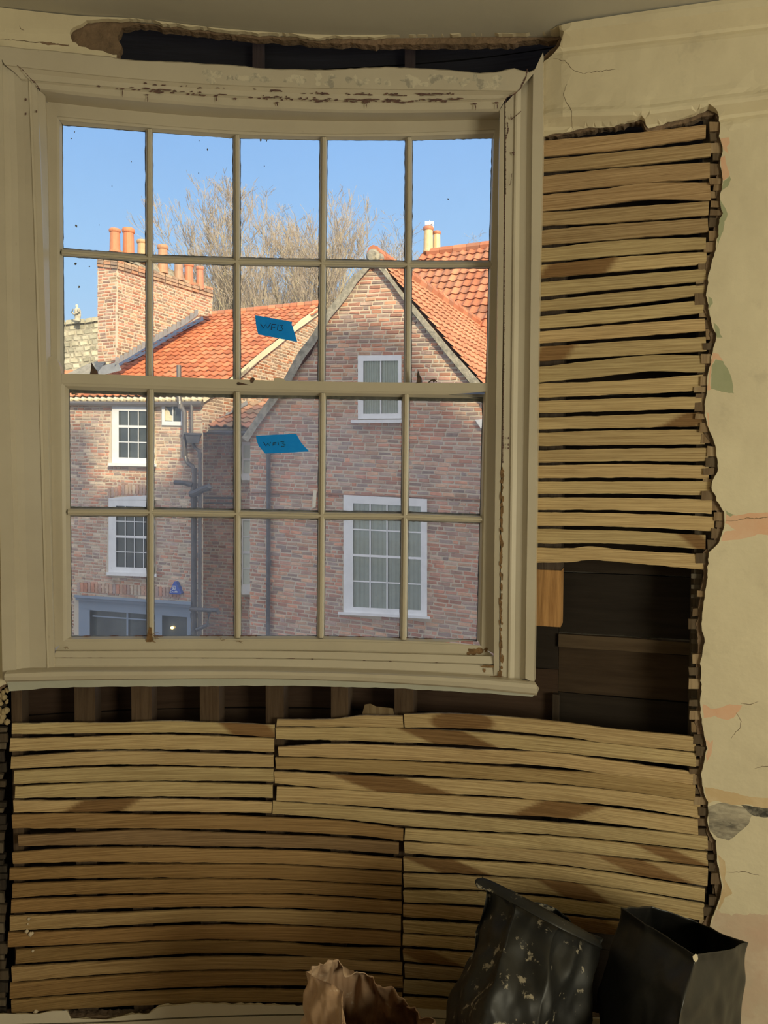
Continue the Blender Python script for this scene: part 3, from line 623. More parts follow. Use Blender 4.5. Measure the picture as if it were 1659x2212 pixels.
# broken ends of the old laths, still held at the ragged plaster edge
def stub(x0, x1, y0, y1, o, c):
    mb = MB(); q = [(x0, y0+random.uniform(-1, 1)), (x1, y0+random.uniform(-2, 2)), (x1+random.uniform(-2, 2), y1), (x0+random.uniform(-2, 2), y1+random.uniform(-1, 1))]
    fr = [P(x, y, o) for x, y in q]; n = Wp(U(x0, y0), 1, 1)-Wp(U(x0, y0), 1, 0); n.normalize()
    mb.hexa(fr+[p+n*.012 for p in fr], 0, c); rewind(mb.build('old_lath_end', M['stud'], wall))
er_y = [(y, x) for x, y in EDGE_R]
y = 262
while y < 1990:
    h = random.uniform(11, 24); xe = poly_at(er_y, y+h/2)
    if not 1215 < y < 1500 or random.random() < .45:
        w = random.uniform(14, 24); x1 = xe-random.uniform(1, 7)
        k = random.choice([(.30, .21, .12), (.20, .14, .085), (.38, .28, .17), (.13, .095, .06)])
        stub(x1-w, x1+3, y, y+h, random.uniform(.003, .010), k)
    y += h+random.uniform(1, 9)
y = 1496
while y < 2185:
    h = random.uniform(8, 22)
    for x in (-30, -8): stub(x+random.uniform(-5, 3), x+random.uniform(14, 26), y, y+h, random.uniform(.010, .02), random.choice([(.10, .075, .05), (.05, .04, .03), (.15, .12, .085), (.045, .035, .028)]))
    y += h+random.uniform(1, 7)
mb = MB(); random.seed(31)
for _ in range(40):      # lime lumps at the left edge below the sill
    x, y = random.uniform(-14, 16), random.uniform(1488, 1560); p = P(x, y, .008); r = random.uniform(.003, .008)
    k = len(mb.v); mb.tube([p-Vector((0, 0, r)), p-Vector((0, 0, r*.6)), p, p+Vector((0, 0, r*.6)), p+Vector((0, 0, r))], [r*.2, r*.8, r, r*.8, r*.2], 6, col=(.42, .33, .19))
tag(mb.build('lime_lumps', M['stone'], wall), 'crumbly yellow lime lumps left of the sill', kind='stuff')
mb = MB()
for x, y, r in ((62, 1985, .004), (58, 2012, .005), (66, 2018, .006), (70, 2016, .004), (71, 2054, .0035), (60, 1996, .0025), (77, 2186, .006)):
    p = P(x, y, .004); mb.tube([p-Vector((0, 0, r)), p, p+Vector((0, 0, r*.9))], [r*.3, r, r*.3], 6, col=(.6, .5, .36))
tag(mb.build('plaster_splash', M['stone'], wall), 'pale plaster splashes on the lower left laths', kind='stuff')
# ================================================================== WINDOW
win = tag(empty('window_1', (0, 1.7, zB)), 'bowed sash window of twenty panes in a moulded cream casing', kind='structure')
def side(xs, off, ys=(150, 300, 700, 1220, 1460)):
    m_ = 98+(xs[0]+9)*1.02 if xs[0] < 600 else 131+(1176-xs[0])*1.10      # jambs start on the mitre
    return ([(x, y) for x, y in zip(xs, (min(m_, ys[1]-20),)+tuple(ys[1:]))], off)
# casing: left jamb, right jamb, head
y5 = (96, 380, 700, 1220, 1462)
mb = MB()
loft(mb, [side((-9, -3, 2, 8, 12), .01, y5), (None, -.022), side((4, 9, 15, 31, 35), -.022, y5), (None, -.019), side((5, 11, 17, 33, 37), -.018, y5), side((16, 24, 28, 42, 48), -.010, y5), side((30, 38, 44, 58, 66), -.008, y5),
          side((46, 54, 60, 76, 84), -.010, y5), side((60, 68, 79, 93, 101), -.0125, y5), side((62, 70, 81, 95, 103), -.016, y5), side((66, 74, 86, 99, 107), -.0125, y5), side((67, 75, 87, 100, 108), -.010, y5),
          side((80, 88, 98, 111, 118), -.010, y5), side((82, 90, 100, 113, 120), -.004, y5), side((98, 103, 108, 115, 121), .018, y5), side((99, 104, 109, 116, 122), .05, y5), (None, .13)], n=30)
rewind(mb.build('casing_jamb', M['paint'], win))
mb = MB()
yr = (128, 300, 700, 1220, 1466)
loft(mb, [side((1176, 1176, 1167, 1161, 1157), .012, yr), (None, -.022), side((1152, 1150, 1146, 1138, 1135), -.022, yr), (None, -.019), side((1150, 1148, 1144, 1136, 1133), -.018, yr), side((1140, 1138, 1134, 1127, 1124), -.010, yr),
          side((1126, 1124, 1120, 1114, 1111), -.008, yr), side((1118, 1116, 1111, 1105, 1102), -.014, yr), side((1114, 1112, 1107, 1101, 1098), -.014, yr), side((1112, 1110, 1105, 1099, 1096), -.010, yr),
          side((1092, 1092, 1089, 1082, 1081), -.010, yr), (None, -.002), side((1090, 1090, 1087, 1080, 1079), -.002, yr), (None, -.010), side((1080, 1079, 1074, 1068, 1067), -.008, yr), side((1079, 1078, 1073, 1067, 1066), .0, yr), side((1080, 1079, 1073.5, 1067.5, 1067), .05, yr), (None, .13)], n=30)
rewind(mb.build('casing_jamb', M['paint'], win))
mb = MB()
htop = [(-9, 98), (100, 108), (240, 122), (257, 127), (350, 132), (500, 140), (570, 148), (700, 151), (830, 144), (955, 150), (1030, 158), (1075, 155), (1110, 147), (1125, 152), (1145, 155), (1160, 146), (1176, 131)]
htop = jag(htop, closed=False, amp=1.6, step=8, seed=4)
rails = [(htop, .03), (htop, -.018), ([(x, y+2) for x, y in htop], -.022), ([(10, 140), (53, 145), (240, 165), (450, 181), (700, 190), (900, 193), (1120, 196)], -.022), ([(13, 142), (53, 147), (240, 167), (450, 183), (700, 192), (900, 195), (1116, 198)], -.019),
         ([(30, 155), (60, 158), (240, 176), (450, 192), (700, 203), (900, 205), (1106, 205)], -.012), ([(45, 170), (75, 173), (240, 187), (450, 203), (700, 215), (900, 217), (1094, 212)], -.011), ([(46, 172), (75, 175), (240, 189), (450, 205), (700, 217), (900, 219), (1092, 214)], -.0145),
         ([(60, 177), (76, 179), (240, 193), (450, 209), (700, 221), (900, 223), (1090, 218)], -.0105), ([(84, 191), (150, 197), (240, 206), (415, 221), (500, 228), (700, 236), (830, 238), (1080, 235)], -.010),
         ([(86, 195), (150, 204), (240, 213), (415, 228), (500, 234), (700, 242), (830, 244), (1079, 241)], -.004), ([(96, 217), (240, 233), (445, 250), (700, 259), (830, 260), (1078, 256)], .05), (None, .13)]
loft(mb, rails, n=110)
head = rewind(mb.build('casing_head', M['paint'], win))
# sill with rounded nose, and the pale strip left under it
mb = MB()
S_ = [([(98, 1424), (620, 1424), (1072, 1438)], .02), ([(108, 1422), (620, 1424), (1070, 1437)], -.003), ([(104, 1437), (620, 1439), (1080, 1456)], -.006), ([(20, 1444), (104, 1441), (240, 1440), (620, 1441), (1085, 1462), (1152, 1470)], -.008),
      ([(12, 1453), (104, 1449), (240, 1448), (620, 1449), (1000, 1462), (1156, 1474)], -.040), ([(10, 1456), (104, 1452), (240, 1451), (620, 1452), (1000, 1466), (1159, 1479)], -.047), ([(9, 1463), (240, 1459), (620, 1459), (1000, 1474), (1160, 1488)], -.050),
      ([(10, 1470), (240, 1467), (620, 1466), (1000, 1483), (1160, 1498)], -.047), ([(12, 1473), (240, 1469), (620, 1468), (1000, 1486), (1159, 1502)], -.040), (None, .02)]
loft(mb, S_, n=80, closed=True)
n_ = 81; k_ = len(S_)
mb.face([i*n_ for i in range(2, k_)]); mb.face([i*n_+n_-1 for i in range(2, k_)][::-1])
rewind(mb.build('window_sill', M['paint'], win))
mb = MB(); ap = jag([(20, 1493), (40, 1492), (106, 1486), (240, 1483), (318, 1483), (620, 1481), (860, 1487), (1040, 1497), (1150, 1505)], closed=False, amp=1.6, seed=8)
loft(mb, [([(14, 1470), (620, 1466), (1000, 1482), (1157, 1500)], -.006), (ap, -.006), (None, .012)], n=90)
tag(mb.build('sill_apron', M['paint_grey'], win), 'grey-painted strip under the sill')
# inner stop bead below the lower sash
mb = MB(); loft(mb, [([(120, 1404), (620, 1404), (1068, 1415)], .03), ([(121, 1407), (620, 1407), (1067, 1418)], -.001), ([(114, 1420), (620, 1421), (1068, 1434)], -.004), ([(112, 1423), (620, 1425), (1070, 1437)], .001), ([(112, 1424), (620, 1425), (1070, 1438)], .03)], n=40)
rewind(mb.build('stop_bead', M['paint'], win))

def ln(a, b): return [a, ((a[0]+b[0])/2, (a[1]+b[1])/2), b]
def sash(name, face, gl, outerL, outerR, inL, inR, gL, gR, top, topin, topg, bot, botin, botg, vbars, hbar, glassmat, rows):
    root = empty(name, (0, 1.75, Z(600, bot[0][1], face)), parent=win)
    def member(nm, a, b, c, k=30):
        mb = MB(); mid = [((p[0]*.55+q[0]*.45), (p[1]*.55+q[1]*.45)) for p, q in zip(b, c)]
        loft(mb, [(a, gl+.012), (a, face), (b, face), (b, face+.003), (mid, face+.005), (mid, face+.008), (c, gl-.002), (c, gl+.012)], n=k); rewind(mb.build(nm, M['paint'], root))
    member('stile', outerL, inL, gL); member('stile', outerR, inR, gR)
    member('top_rail', top, topin, topg, 50); member('bottom_rail', bot, botin, botg, 50)
    zt = lambda x: poly_at(topg, x); zb_ = lambda x: poly_at(botg, x)
    def vbar(xt, xb, w):
        mb = MB(); yt, yb = zt(xt)-6, zb_(xb)+4
        prof = [(-w, gl-.001), (-w*.75, gl-.006), (-w*.70, face+.008), (-w*.38, face+.0065), (-w*.28, face+.001), (w*.28, face+.001), (w*.38, face+.0065), (w*.70, face+.008), (w*.75, gl-.006), (w, gl-.001), (w, gl+.010), (-w, gl+.010)]
        loft(mb, [([(xt+a, yt), (xb+a, yb)], o) for a, o in prof], n=10, closed=True); rewind(mb.build('glazing_bar', M['paint'], root))
    for xt, xb in vbars: vbar(xt, xb, 7.5)
    mb = MB(); w = 8
    prof = [(-w, gl-.001), (-w*.75, gl-.006), (-w*.70, face+.0085), (-w*.38, face+.007), (-w*.28, face+.0015), (w*.28, face+.0015), (w*.38, face+.007), (w*.70, face+.0085), (w*.75, gl-.006), (w, gl-.001), (w, gl+.010), (-w, gl+.010)]
    loft(mb, [([(x, y+a) for x, y in hbar], o) for a, o in prof], n=50, closed=True); rewind(mb.build('glazing_bar', M['paint'], root))
    # dark putty and rebate-shade lines round each pane outside, then the panes
    xl = [gL[0][0]] + [v[0] for v in vbars] + [gR[0][0]]; xb = [gL[-1][0]] + [v[1] for v in vbars] + [gR[-1][0]]
    def X(i, y):
        return lerp(xl[i], xb[i], (y-zt(600))/(zb_(600)-zt(600)))
    for r in (0, 1):
        for i in range(5):
            tl = (X(i, zt(600)) if r == 0 else X(i, poly_at(hbar, 600)), 0); 
            y0 = (lambda x: zt(x)-3) if r == 0 else (lambda x: poly_at(hbar, x))
            y1 = (lambda x: poly_at(hbar, x)) if r == 0 else (lambda x: zb_(x)+3)
            q = []
            for side_, f_ in ((i, y0), (i+1, y0), (i+1, y1), (i, y1)):
                yy = f_(X(side_, 600+0*r)); xx = X(side_, yy); q.append((xx, f_(xx)))
            mb = MB(); fr = [P(x, y, gl) for x, y in q]; n = (Wp(U(*q[0]), 1, 1)-Wp(U(*q[0]), 1, 0)).normalized()
            mb.hexa(fr+[p+n*.0022 for p in fr]); rewind(mb.build('pane', glassmat(r, i), root))
            # putty and rebate shade: ragged thin frame
            for e_ in range(4):
                a, b = q[e_], q[(e_+1) % 4]; hor = e_ % 2 == 0
                k = 26; mbp = mb2 = MB(); ra = []; rb = []
                ins = ((4.6 if (r == 0) == (e_ == 0) else 9.4) if hor else (1.9 if (i == 0 and e_ == 3) or (i == 4 and e_ == 1) else 8.9))
                # inset direction towards the pane centre
                cx_, cy_ = sum(p[0] for p in q)/4, sum(p[1] for p in q)/4
                for j in range(k+1):
                    t = j/k; x, y = lerp(a[0], b[0], t), lerp(a[1], b[1], t)
                    wv = ins+1.2*noise.noise(Vector((x*.2, y*.2, e_)))+.6*noise.noise(Vector((x*.8, y*.8, e_)))
                    if rows == 'low' and e_ == 0 and r == 0: wv += 6  # wider dark strip paints in the shadowed rebate under the meeting rail
                    if rows == 'low' and e_ == 2 and r == 0: wv += 2.5  # widened likewise for the dark reveal above the bar
                    dx, dy = (0, (1 if cy_ > y else -1)) if hor else ((1 if cx_ > x else -1), 0)
                    u_, z_ = uz(x, y, gl+.003); ra.append(mb2.vert(Wp(u_, z_, gl+.003), (u_, z_)))
                    u_, z_ = uz(x+dx*wv, y+dy*wv, gl+.003); rb.append(mb2.vert(Wp(u_, z_, gl+.003), (u_, z_)))
                for j in range(k): mb2.face((ra[j], ra[j+1], rb[j+1], rb[j]))
                mb2.build('putty_shade_line', M['putty'], root)
    return root
up = sash('upper_sash', .055, .078,
    ln((90, 212), (104, 815)), ln((1089, 250), (1082, 835)), ln((123, 240), (124, 815)), ln((1070, 270), (1056, 835)), ln((134, 262), (138, 812)), ln((1064, 290), (1050, 832)),
    [(98, 215), (240, 231), (445, 248), (700, 257), (830, 258), (1080, 254)], [(124, 251), (240, 262), (380, 274), (500, 282), (700, 289), (830, 288), (1070, 280)], [(136, 270), (240, 278), (315, 284), (500, 298), (700, 302), (870, 303), (1064, 298)],
    [(112, 848), (520, 858), (1070, 866)], [(136, 832), (520, 846), (1056, 856)], [(138, 824), (520, 838), (1050, 848)],
    [(322, 323), (511, 512), (699, 694.5), (883, 880.5)], [(133, 545), (240, 552), (320, 558.5), (510, 565), (700, 568.5), (880, 571.5), (1062, 571.5)], lambda r, i: M['clear'], 'up')
lo = sash('lower_sash', .018, .040,
    ln((98, 800), (114, 1404)), ln((1080, 818), (1074, 1416)), ln((132, 822), (137, 1388)), ln((1050, 842), (1040, 1398)), ln((149, 838), (154, 1376)), ln((1044, 856), (1031, 1382)),
    [(133, 807), (240, 809), (520, 820), (690, 824), (990, 827), (1056, 827)], [(133, 827), (240, 830), (500, 839), (700, 843), (900, 846), (1050, 846)], [(148, 841), (240, 845), (540, 853), (700, 855), (1044, 861)],
    [(119, 1406), (620, 1405), (1046, 1417), (1068, 1418)], [(136, 1385), (620, 1385), (800, 1387), (1041, 1395)], [(153, 1375), (500, 1374), (690, 1374), (860, 1378), (1033, 1383)],
    [(325, 325), (512, 513), (697, 692.5), (877, 871.5)], [(146, 1106), (310, 1107), (505, 1110), (700, 1114), (870, 1116), (1042, 1122)], lambda r, i: M['hazy'], 'low')
# horns of the sashes
for pl, o in (([(104, 830), (104, 770), (112, 770), (119, 774), (125, 780), (129, 790), (132, 806), (133, 830)], .018), ([(1073, 850), (1072, 791), (1062, 795), (1055, 800), (1051, 808), (1050, 850)], .018)):
    mb = MB(); fr = [P(x, y, o-.0004) for x, y in pl]; n = (Wp(U(*pl[0]), 1, 1)-Wp(U(*pl[0]), 1, 0)).normalized(); m_ = len(pl)
    a = [mb.vert(p) for p in fr]; b = [mb.vert(p+n*.036) for p in fr]; mb.face(a[::-1]); mb.face(b)
    for i in range(m_): mb.face((a[i], a[(i+1) % m_], b[(i+1) % m_], b[i]))
    rewind(mb.build('sash_horn', M['paint'], lo))
# chips, cracks and rot on the joinery: thin ragged flakes missing from the paint
def blob(mb, x, y, rx, ry, off, n=9, rot=0):
    ids = []
    for i in range(n):
        a = i/n*2*math.pi; k = random.uniform(.6, 1.25); dx, dy = math.cos(a)*rx*k, math.sin(a)*ry*k
        ids.append(mb.vert(P(x+dx*math.cos(rot)-dy*math.sin(rot), y+dx*math.sin(rot)+dy*math.cos(rot), off)))
    mb.face(ids[::-1])
random.seed(5)
mb = MB()
hl = [(45, 170), (240, 187), (450, 203), (700, 215), (900, 217), (1094, 212)]
for _ in range(210):
    x = random.choice([random.gauss(360, 60), random.uniform(540, 1000), random.uniform(560, 1000), random.uniform(640, 960)])
    if not 180 < x < 1085: continue
    y = poly_at(hl, x)+random.choice([-13, -12, -1, -1, 1, 3, 4]) + random.gauss(0, 1.0); big = random.random() < .25
    blob(mb, x, y, random.uniform(3, 16) if big else random.uniform(1, 6), random.uniform(1.0, 2.2), -.0165 if abs(y-poly_at(hl, x)) > 8 else -.0155, 8, .04)
for x, y, l in ((264, 192, 18), (318, 205, 14), (467, 207, 12), (213, 186, 3), (483, 172, 4), (508, 213, 3), (1026, 224, 14), (1073, 222, 14), (790, 222, 10), (598, 222, 8)):
    blob(mb, x, y, 5, 2, -.0165); blob(mb, x+1, y+l*.5, 1.3, l*.5, -.0165); 
tag(mb.build('paint_chips', M['chip'], head), 'dark flaking paint chips along the head moulding', kind='stuff')
mb = MB()
def vein(pts, w, off):
    for a, b in zip(pts, pts[1:]):
        L = math.hypot(b[0]-a[0], b[1]-a[1]); k = max(2, int(L/5))
        for i in range(k):
            t = (i+.5)/k; blob(mb, lerp(a[0], b[0], t), lerp(a[1], b[1], t), w*random.uniform(.5, 1.4), L/k*.62, off, 6, -math.atan2(b[0]-a[0], b[1]-a[1]))
vein([(1139, 148), (1137, 165), (1128, 182), (1124, 192), (1110, 204), (1100, 208), (1093, 212), (1091, 235)], 1.5, -.0235)
vein([(1091, 240), (1092, 300), (1092, 420)], 1.3, -.0112); vein([(1090, 420), (1089, 700), (1086, 1000)], 1.2, -.0112)
vein([(1103, 245), (1104, 258), (1117, 248), (1126, 240)], 1.0, -.0152); vein([(1106, 374), (1103, 395), (1101, 400)], 1.0, -.0152); vein([(1108, 328), (1110, 336)], 2, -.0152)
vein([(1096, 265), (1098, 280), (1093, 300)], 1.8, -.0112); vein([(75, 180), (66, 170), (48, 150), (36, 140)], 1.0, -.0232); vein([(86, 194), (76, 178), (70, 172)], 1.2, -.0170)
for x, y in ((1098, 946), (1098, 960), (1098, 968), (1116, 192), (56, 215), (56, 246), (79, 241)): blob(mb, x, y, 1.6, 3, -.0165)
tag(mb.build('paint_cracks', M['chip'], head), 'cracks in the casing mitres', kind='stuff')
mb = MB()
for _ in range(80):
    y = random.uniform(1010, 1462); blob(mb, 1084-(y-1010)*.006+random.gauss(0, 1.6), y, random.uniform(.8, 3.0), random.uniform(3, 11), -.0112, 8)
for x, y, rx, ry, o in ((1022, 1408, 13, 7, .0172), (1036, 1407, 9, 7, .0172), (1012, 1412, 6, 4, .0172), (1050, 1403, 4, 5, .0172), (1072, 1415, 4, 10, -.004), (1058, 1439, 22, 3, -.0068), (1046, 1448, 3, 5, -.0068), (1075, 1430, 6, 8, -.006), (1080, 1455, 5, 8, -.0118), (1070, 1462, 16, 2.5, -.012), (1072, 1398, 3, 8, -.004)):
    blob(mb, x, y, rx, ry, o, 14)
tag(mb.build('rotten_patch', M['rot'], win), 'brown rot and bare wood at the bottom right corner', kind='stuff')
mb = MB()
for _ in range(60):
    x = random.uniform(430, 1080); yy = poly_at([(0, 150), (450, 164), (700, 172), (1080, 176)], x)+random.uniform(-7, 9); blob(mb, x, yy, random.uniform(6, 13), random.uniform(4, 10), -.0222-.00005*random.random(), 12)
tag(mb.build('scuff_marks', mat('grey scuffs in paint', (.36, .33, .27), .8, (45, .40, .56, (.64, .58, .45), 1.0)), head), 'smoky grey scuffs on the head', kind='stuff')
mb = MB()
for x, y, rx, ry, o in ((703, 1447, 11, 2.5, -.012), (567, 1451, 5, 2, -.02), (738, 1412, 3, 2, .0005)): blob(mb, x, y, rx, ry, o, 12)
for i in range(30):
    x = random.uniform(160, 1020); blob(mb, x, poly_at([(153, 1375), (690, 1374), (1033, 1383)], x)-1, random.uniform(3, 14), 1.2, .0365, 8)
for i in range(16):
    x = random.uniform(130, 1050); blob(mb, x, poly_at([(114, 1421), (620, 1422), (1068, 1435)], x), random.uniform(3, 12), .7, -.0046, 8)
tag(mb.build('flaked_spots', M['chip'], win), 'dark flaked spots on the sill and bottom rail', kind='stuff')
# remains of the old fasteners on the meeting rail
def poly_plate(name, pts, off, th, m, parent, label=None):
    mb = MB(); n = (Wp(U(*pts[0]), 1, 1)-Wp(U(*pts[0]), 1, 0)).normalized(); fr = [P(x, y, off) for x, y in pts]; k = len(pts)
    a = [mb.vert(p) for p in fr]; b = [mb.vert(p+n*th) for p in fr]; mb.face(a[::-1]); mb.face(b)
    for i in range(k): mb.face((a[i], a[(i+1) % k], b[(i+1) % k], b[i]))
    o = rewind(mb.build(name, m, parent)); return tag(o, label)
poly_plate('fastener_stub', [(194, 808), (196, 800), (197, 783), (201, 790), (206, 797), (209, 800), (211, 808)], .016, .012, M['iron'], lo, 'broken iron fastener stub')
poly_plate('fastener_stub', [(899, 828), (901, 819), (900, 811), (903, 800), (906, 810), (910, 816), (911, 826)], .016, .010, M['iron'], lo, 'broken iron fastener stub')
poly_plate('fastener_stub', [(540, 821), (541, 817), (547, 815), (550, 818), (547, 826), (542, 827)], .016, .006, M['iron'], lo)
poly_plate('fastener_stub', [(511, 829), (514, 825), (522, 827), (540, 832), (526, 831), (514, 832)], .0165, .004, M['iron'], lo)
poly_plate('wood_lug', [(591, 823), (592, 817), (600, 816), (612, 818), (618, 823)], .018, .012, M['paint'], lo)
mb = MB(); mb.tube([P(925, 827, .02), P(931, 822, .02), P(938, 820, .02), P(943, 825, .02)], .0016, 6); mb.tube([P(936, 821, .02), P(938, 825, .02)], .0025, 6)
mb.build('fastener_hook', M['iron'], lo)
poly_plate('split_wood', [(316, 1387), (318, 1370), (322, 1355), (327, 1356), (328, 1372), (331, 1385), (326, 1387)], .0165, .004, M['rot'], lo, 'split brown wood at the foot of a glazing bar')
mb = MB(); random.seed(3)
for cx_, cy_ in ((333, 1378), (330, 1372), (512, 1386), (478, 1382), (140, 1400), (325, 1385)):
    for _ in range(3):
        p = [P(cx_+random.gauss(0, 3)+d*random.uniform(2, 5), cy_+random.gauss(0, 2)+random.uniform(-3, 3), .012) for d in range(3)]; mb.tube(p, .0004, 4)
tag(mb.build('cobweb_fibres', M['rot'], lo), kind='stuff')
# cobweb-and-dirt spots on the glass
mb = MB(); random.seed(12)
def gl_blob(x, y, rx, ry, o): blob(mb, x, y, rx, ry, o, 8)
for x, y, r in ((448, 323, 2), (429, 374, 1.2), (571, 359, 1.4), (165, 488, 2.5), (161, 285, 1.5), (214, 486, 1), (430, 304, 1), (563, 302, 2.5), (576, 304, 1.5), (242, 402, 1.2), (968, 430, 1.5), (154, 299, 1.4), (284, 349, 1), (163, 570, 2.5), (171, 620, 2), (193, 576, 1.5)): gl_blob(x, y, r, r*1.4, .0765)
for x, y, r in ((159, 850, 5), (157, 846, 3), (165, 852, 3)): gl_blob(x, y, r, r*.6, .0385)
tag(mb.build('dirt_specks', M['putty'], up), 'small dirt specks on the glass', kind='stuff')

# ------------------------------------------------------------------ the two pieces of blue tape
def tape(poly, strokes, off, label):
    mb = MB(); n = (Wp(U(*poly[0]), 1, 1)-Wp(U(*poly[0]), 1, 0)).normalized(); poly = jag(poly, amp=.5, step=5, seed=3); k = len(poly)
    a = [mb.vert(P(x, y, off)) for x, y in poly]; b = [mb.vert(P(x, y, off)+n*.0004) for x, y in poly]; mb.face(a[::-1]); mb.face(b)
    for i in range(k): mb.face((a[i], a[(i+1) % k], b[(i+1) % k], b[i]))
    t = rewind(mb.build('masking_tape', M['tape'])); tag(t, label, 'tape', 'blue tape tags on the panes')
    mb = MB()
    for s in strokes: mb.tube([P(x, y, off-.0002) for x, y in s], .0009, 5)
    tag(mb.build('handwriting', M['ink'], t), 'handwritten WF13 in black pen')
q = lambda ox, oy, s: (lambda L: [(ox+x/s, oy+y/s) for x, y in L])
z4, z7 = q(480, 480, 2.676), q(480, 740, 6.38)
tape(z4([(190, 538), (300, 556), (404, 576), (402, 592), (412, 620), (434, 692), (330, 672), (208, 648), (200, 618), (195, 590)]),
     [z4(s) for s in ([(222, 588), (238, 612), (250, 592), (264, 614), (280, 584)], [(288, 590), (283, 624)], [(289, 590), (312, 592)], [(287, 606), (306, 607)], [(324, 592), (319, 624)], [(334, 596), (350, 594), (341, 607), (351, 616), (344, 627), (327, 627)])], .0725,
     'blue masking tape stuck on an upper sash pane, over the red roof')
tape(z7([(465, 1285), (740, 1270), (1020, 1258), (1050, 1310), (1090, 1380), (1140, 1440), (1200, 1500), (900, 1518), (590, 1530), (550, 1480), (500, 1420), (470, 1330)]),
     [z7(s) for s in ([(570, 1375), (603, 1425), (630, 1385), (652, 1422), (668, 1372)], [(702, 1380), (700, 1420)], [(702, 1380), (745, 1378)], [(701, 1400), (735, 1398)], [(770, 1372), (776, 1415)], [(805, 1368), (852, 1370), (828, 1392), (872, 1407), (852, 1432), (812, 1430)])], .0345,
     'blue masking tape stuck on a lower sash pane, beside the black drainpipe')
# ================================================================== SACKS
def bag(name, loops, segs, material, label, cat, crumple=(.01, 6), sub=2, floor_loop=True, seed=0, thick=.0012):
    """loops of corner points (world), each side of the ring cut into the same number of steps"""
    mb = MB(); rings = []
    for lp in loops:
        ring = []
        for i in range(len(lp)):
            a, b = Vector(lp[i]), Vector(lp[(i+1) % len(lp)])
            for k in range(segs[i]): ring.append(a.lerp(b, k/segs[i]))
        rings.append(ring)
    fine = []
    for a, b in zip(rings, rings[1:]):
        n = max(1, int((a[0]-b[0]).length/.035)); fine += [[p.lerp(q_, k/n) for p, q_ in zip(a, b)] for k in range(n)]
    fine.append(rings[-1])
    ids = [[mb.vert(p) for p in r] for r in fine]
    for a, b in zip(ids, ids[1:]):
        n = len(a)
        for k in range(n): mb.face((a[k], a[(k+1) % n], b[(k+1) % n], b[k]))
    mb.face(ids[-1])
    o = mb.build(name, material, smooth=True); rewind(o)
    bm = bmesh.new(); bm.from_mesh(o.data)
    bmesh.ops.subdivide_edges(bm, edges=bm.edges[:], cuts=(3 if name == 'paper_rubble_bag' else 2), use_grid_fill=True, smooth=.0)
    zmax = max(v.co.z for v in bm.verts)
    bm.normal_update()
    for v in bm.verts:
        c = v.co; w = min(1, max(0, c.z/.06))
        f1 = noise.noise(c*crumple[1]+Vector((seed, 0, 0))); f2 = abs(noise.noise(c*crumple[1]*2.3+Vector((0, seed, 3)))); f3 = abs(noise.noise(c*crumple[1]*6+Vector((3, seed, 3))))
        f4 = .5-abs(noise.noise(Vector((c.x*9, c.y*9, c.z*4))*(crumple[1]/5)+Vector((seed, seed, 0)))); f5 = .5-abs(noise.noise(c*crumple[1]*3.3+Vector((9, 0, seed))))
        v.co = c + v.normal*(f1*1.2-f2*1.1-f3*.5+(f4-.3)*1.0+(f5-.3)*.5)*crumple[0]*w
        v.co.z = max(v.co.z, .002)
    bm.to_mesh(o.data); bm.free()
    for p in o.data.polygons: p.use_smooth = True
    s_ = o.modifiers.new('sub', 'SUBSURF'); s_.levels = 1; s_.render_levels = 1
    d = o.modifiers.new('sol', 'SOLIDIFY'); d.thickness = thick; d.offset = 0
    return tag(o, label, cat)
def fl(x, y): return Vector((x, y, .004))
# left black sack: high pointed corner, rolled rim falling to the right
rim = [at(1028, 1893, 1.47), at(1120, 1936, 1.40), at(1220, 1992, 1.38), at(1308, 2030, 1.42), at(1222, 1975, 1.47), at(1122, 1922, 1.50)]
l1 = [at(1030, 1915, 1.46), at(1110, 1958, 1.38), at(1205, 2010, 1.36), at(1304, 2050, 1.41), at(1225, 2010, 1.50), at(1120, 1960, 1.52)]
l2 = [at(1012, 1985, 1.45), at(1085, 2030, 1.33), at(1190, 2080, 1.30), at(1290, 2100, 1.38), at(1230, 2080, 1.53), at(1110, 2040, 1.54)]
l3 = [at(985, 2090, 1.43), at(1060, 2150, 1.27), at(1170, 2190, 1.25), at(1275, 2190, 1.36), at(1230, 2180, 1.54), at(1100, 2130, 1.55)]
l4 = [at(945, 2230, 1.41), at(1020, 2300, 1.22), at(1140, 2320, 1.20), at(1262, 2300, 1.35), at(1220, 2280, 1.55), at(1080, 2260, 1.55)]
l5 = [Vector((p.x*1.0, p.y, .35)) for p in l4]; l6 = [Vector((p.x, p.y, .06)) for p in l4]; l7 = [Vector((lerp(.22, p.x, .9), lerp(1.38, p.y, .9), .004)) for p in l4]
sack1 = bag('rubble_sack', [rim, l1, l2, l3, l4, l5, l6, l7], [6, 7, 7, 6, 6, 6], M['sack'], 'dusty black rubble sack with pointed corner and white plaster splashes', 'sack', (.017, 6), seed=3)
tag(sack1, group='black sacks under the laths')
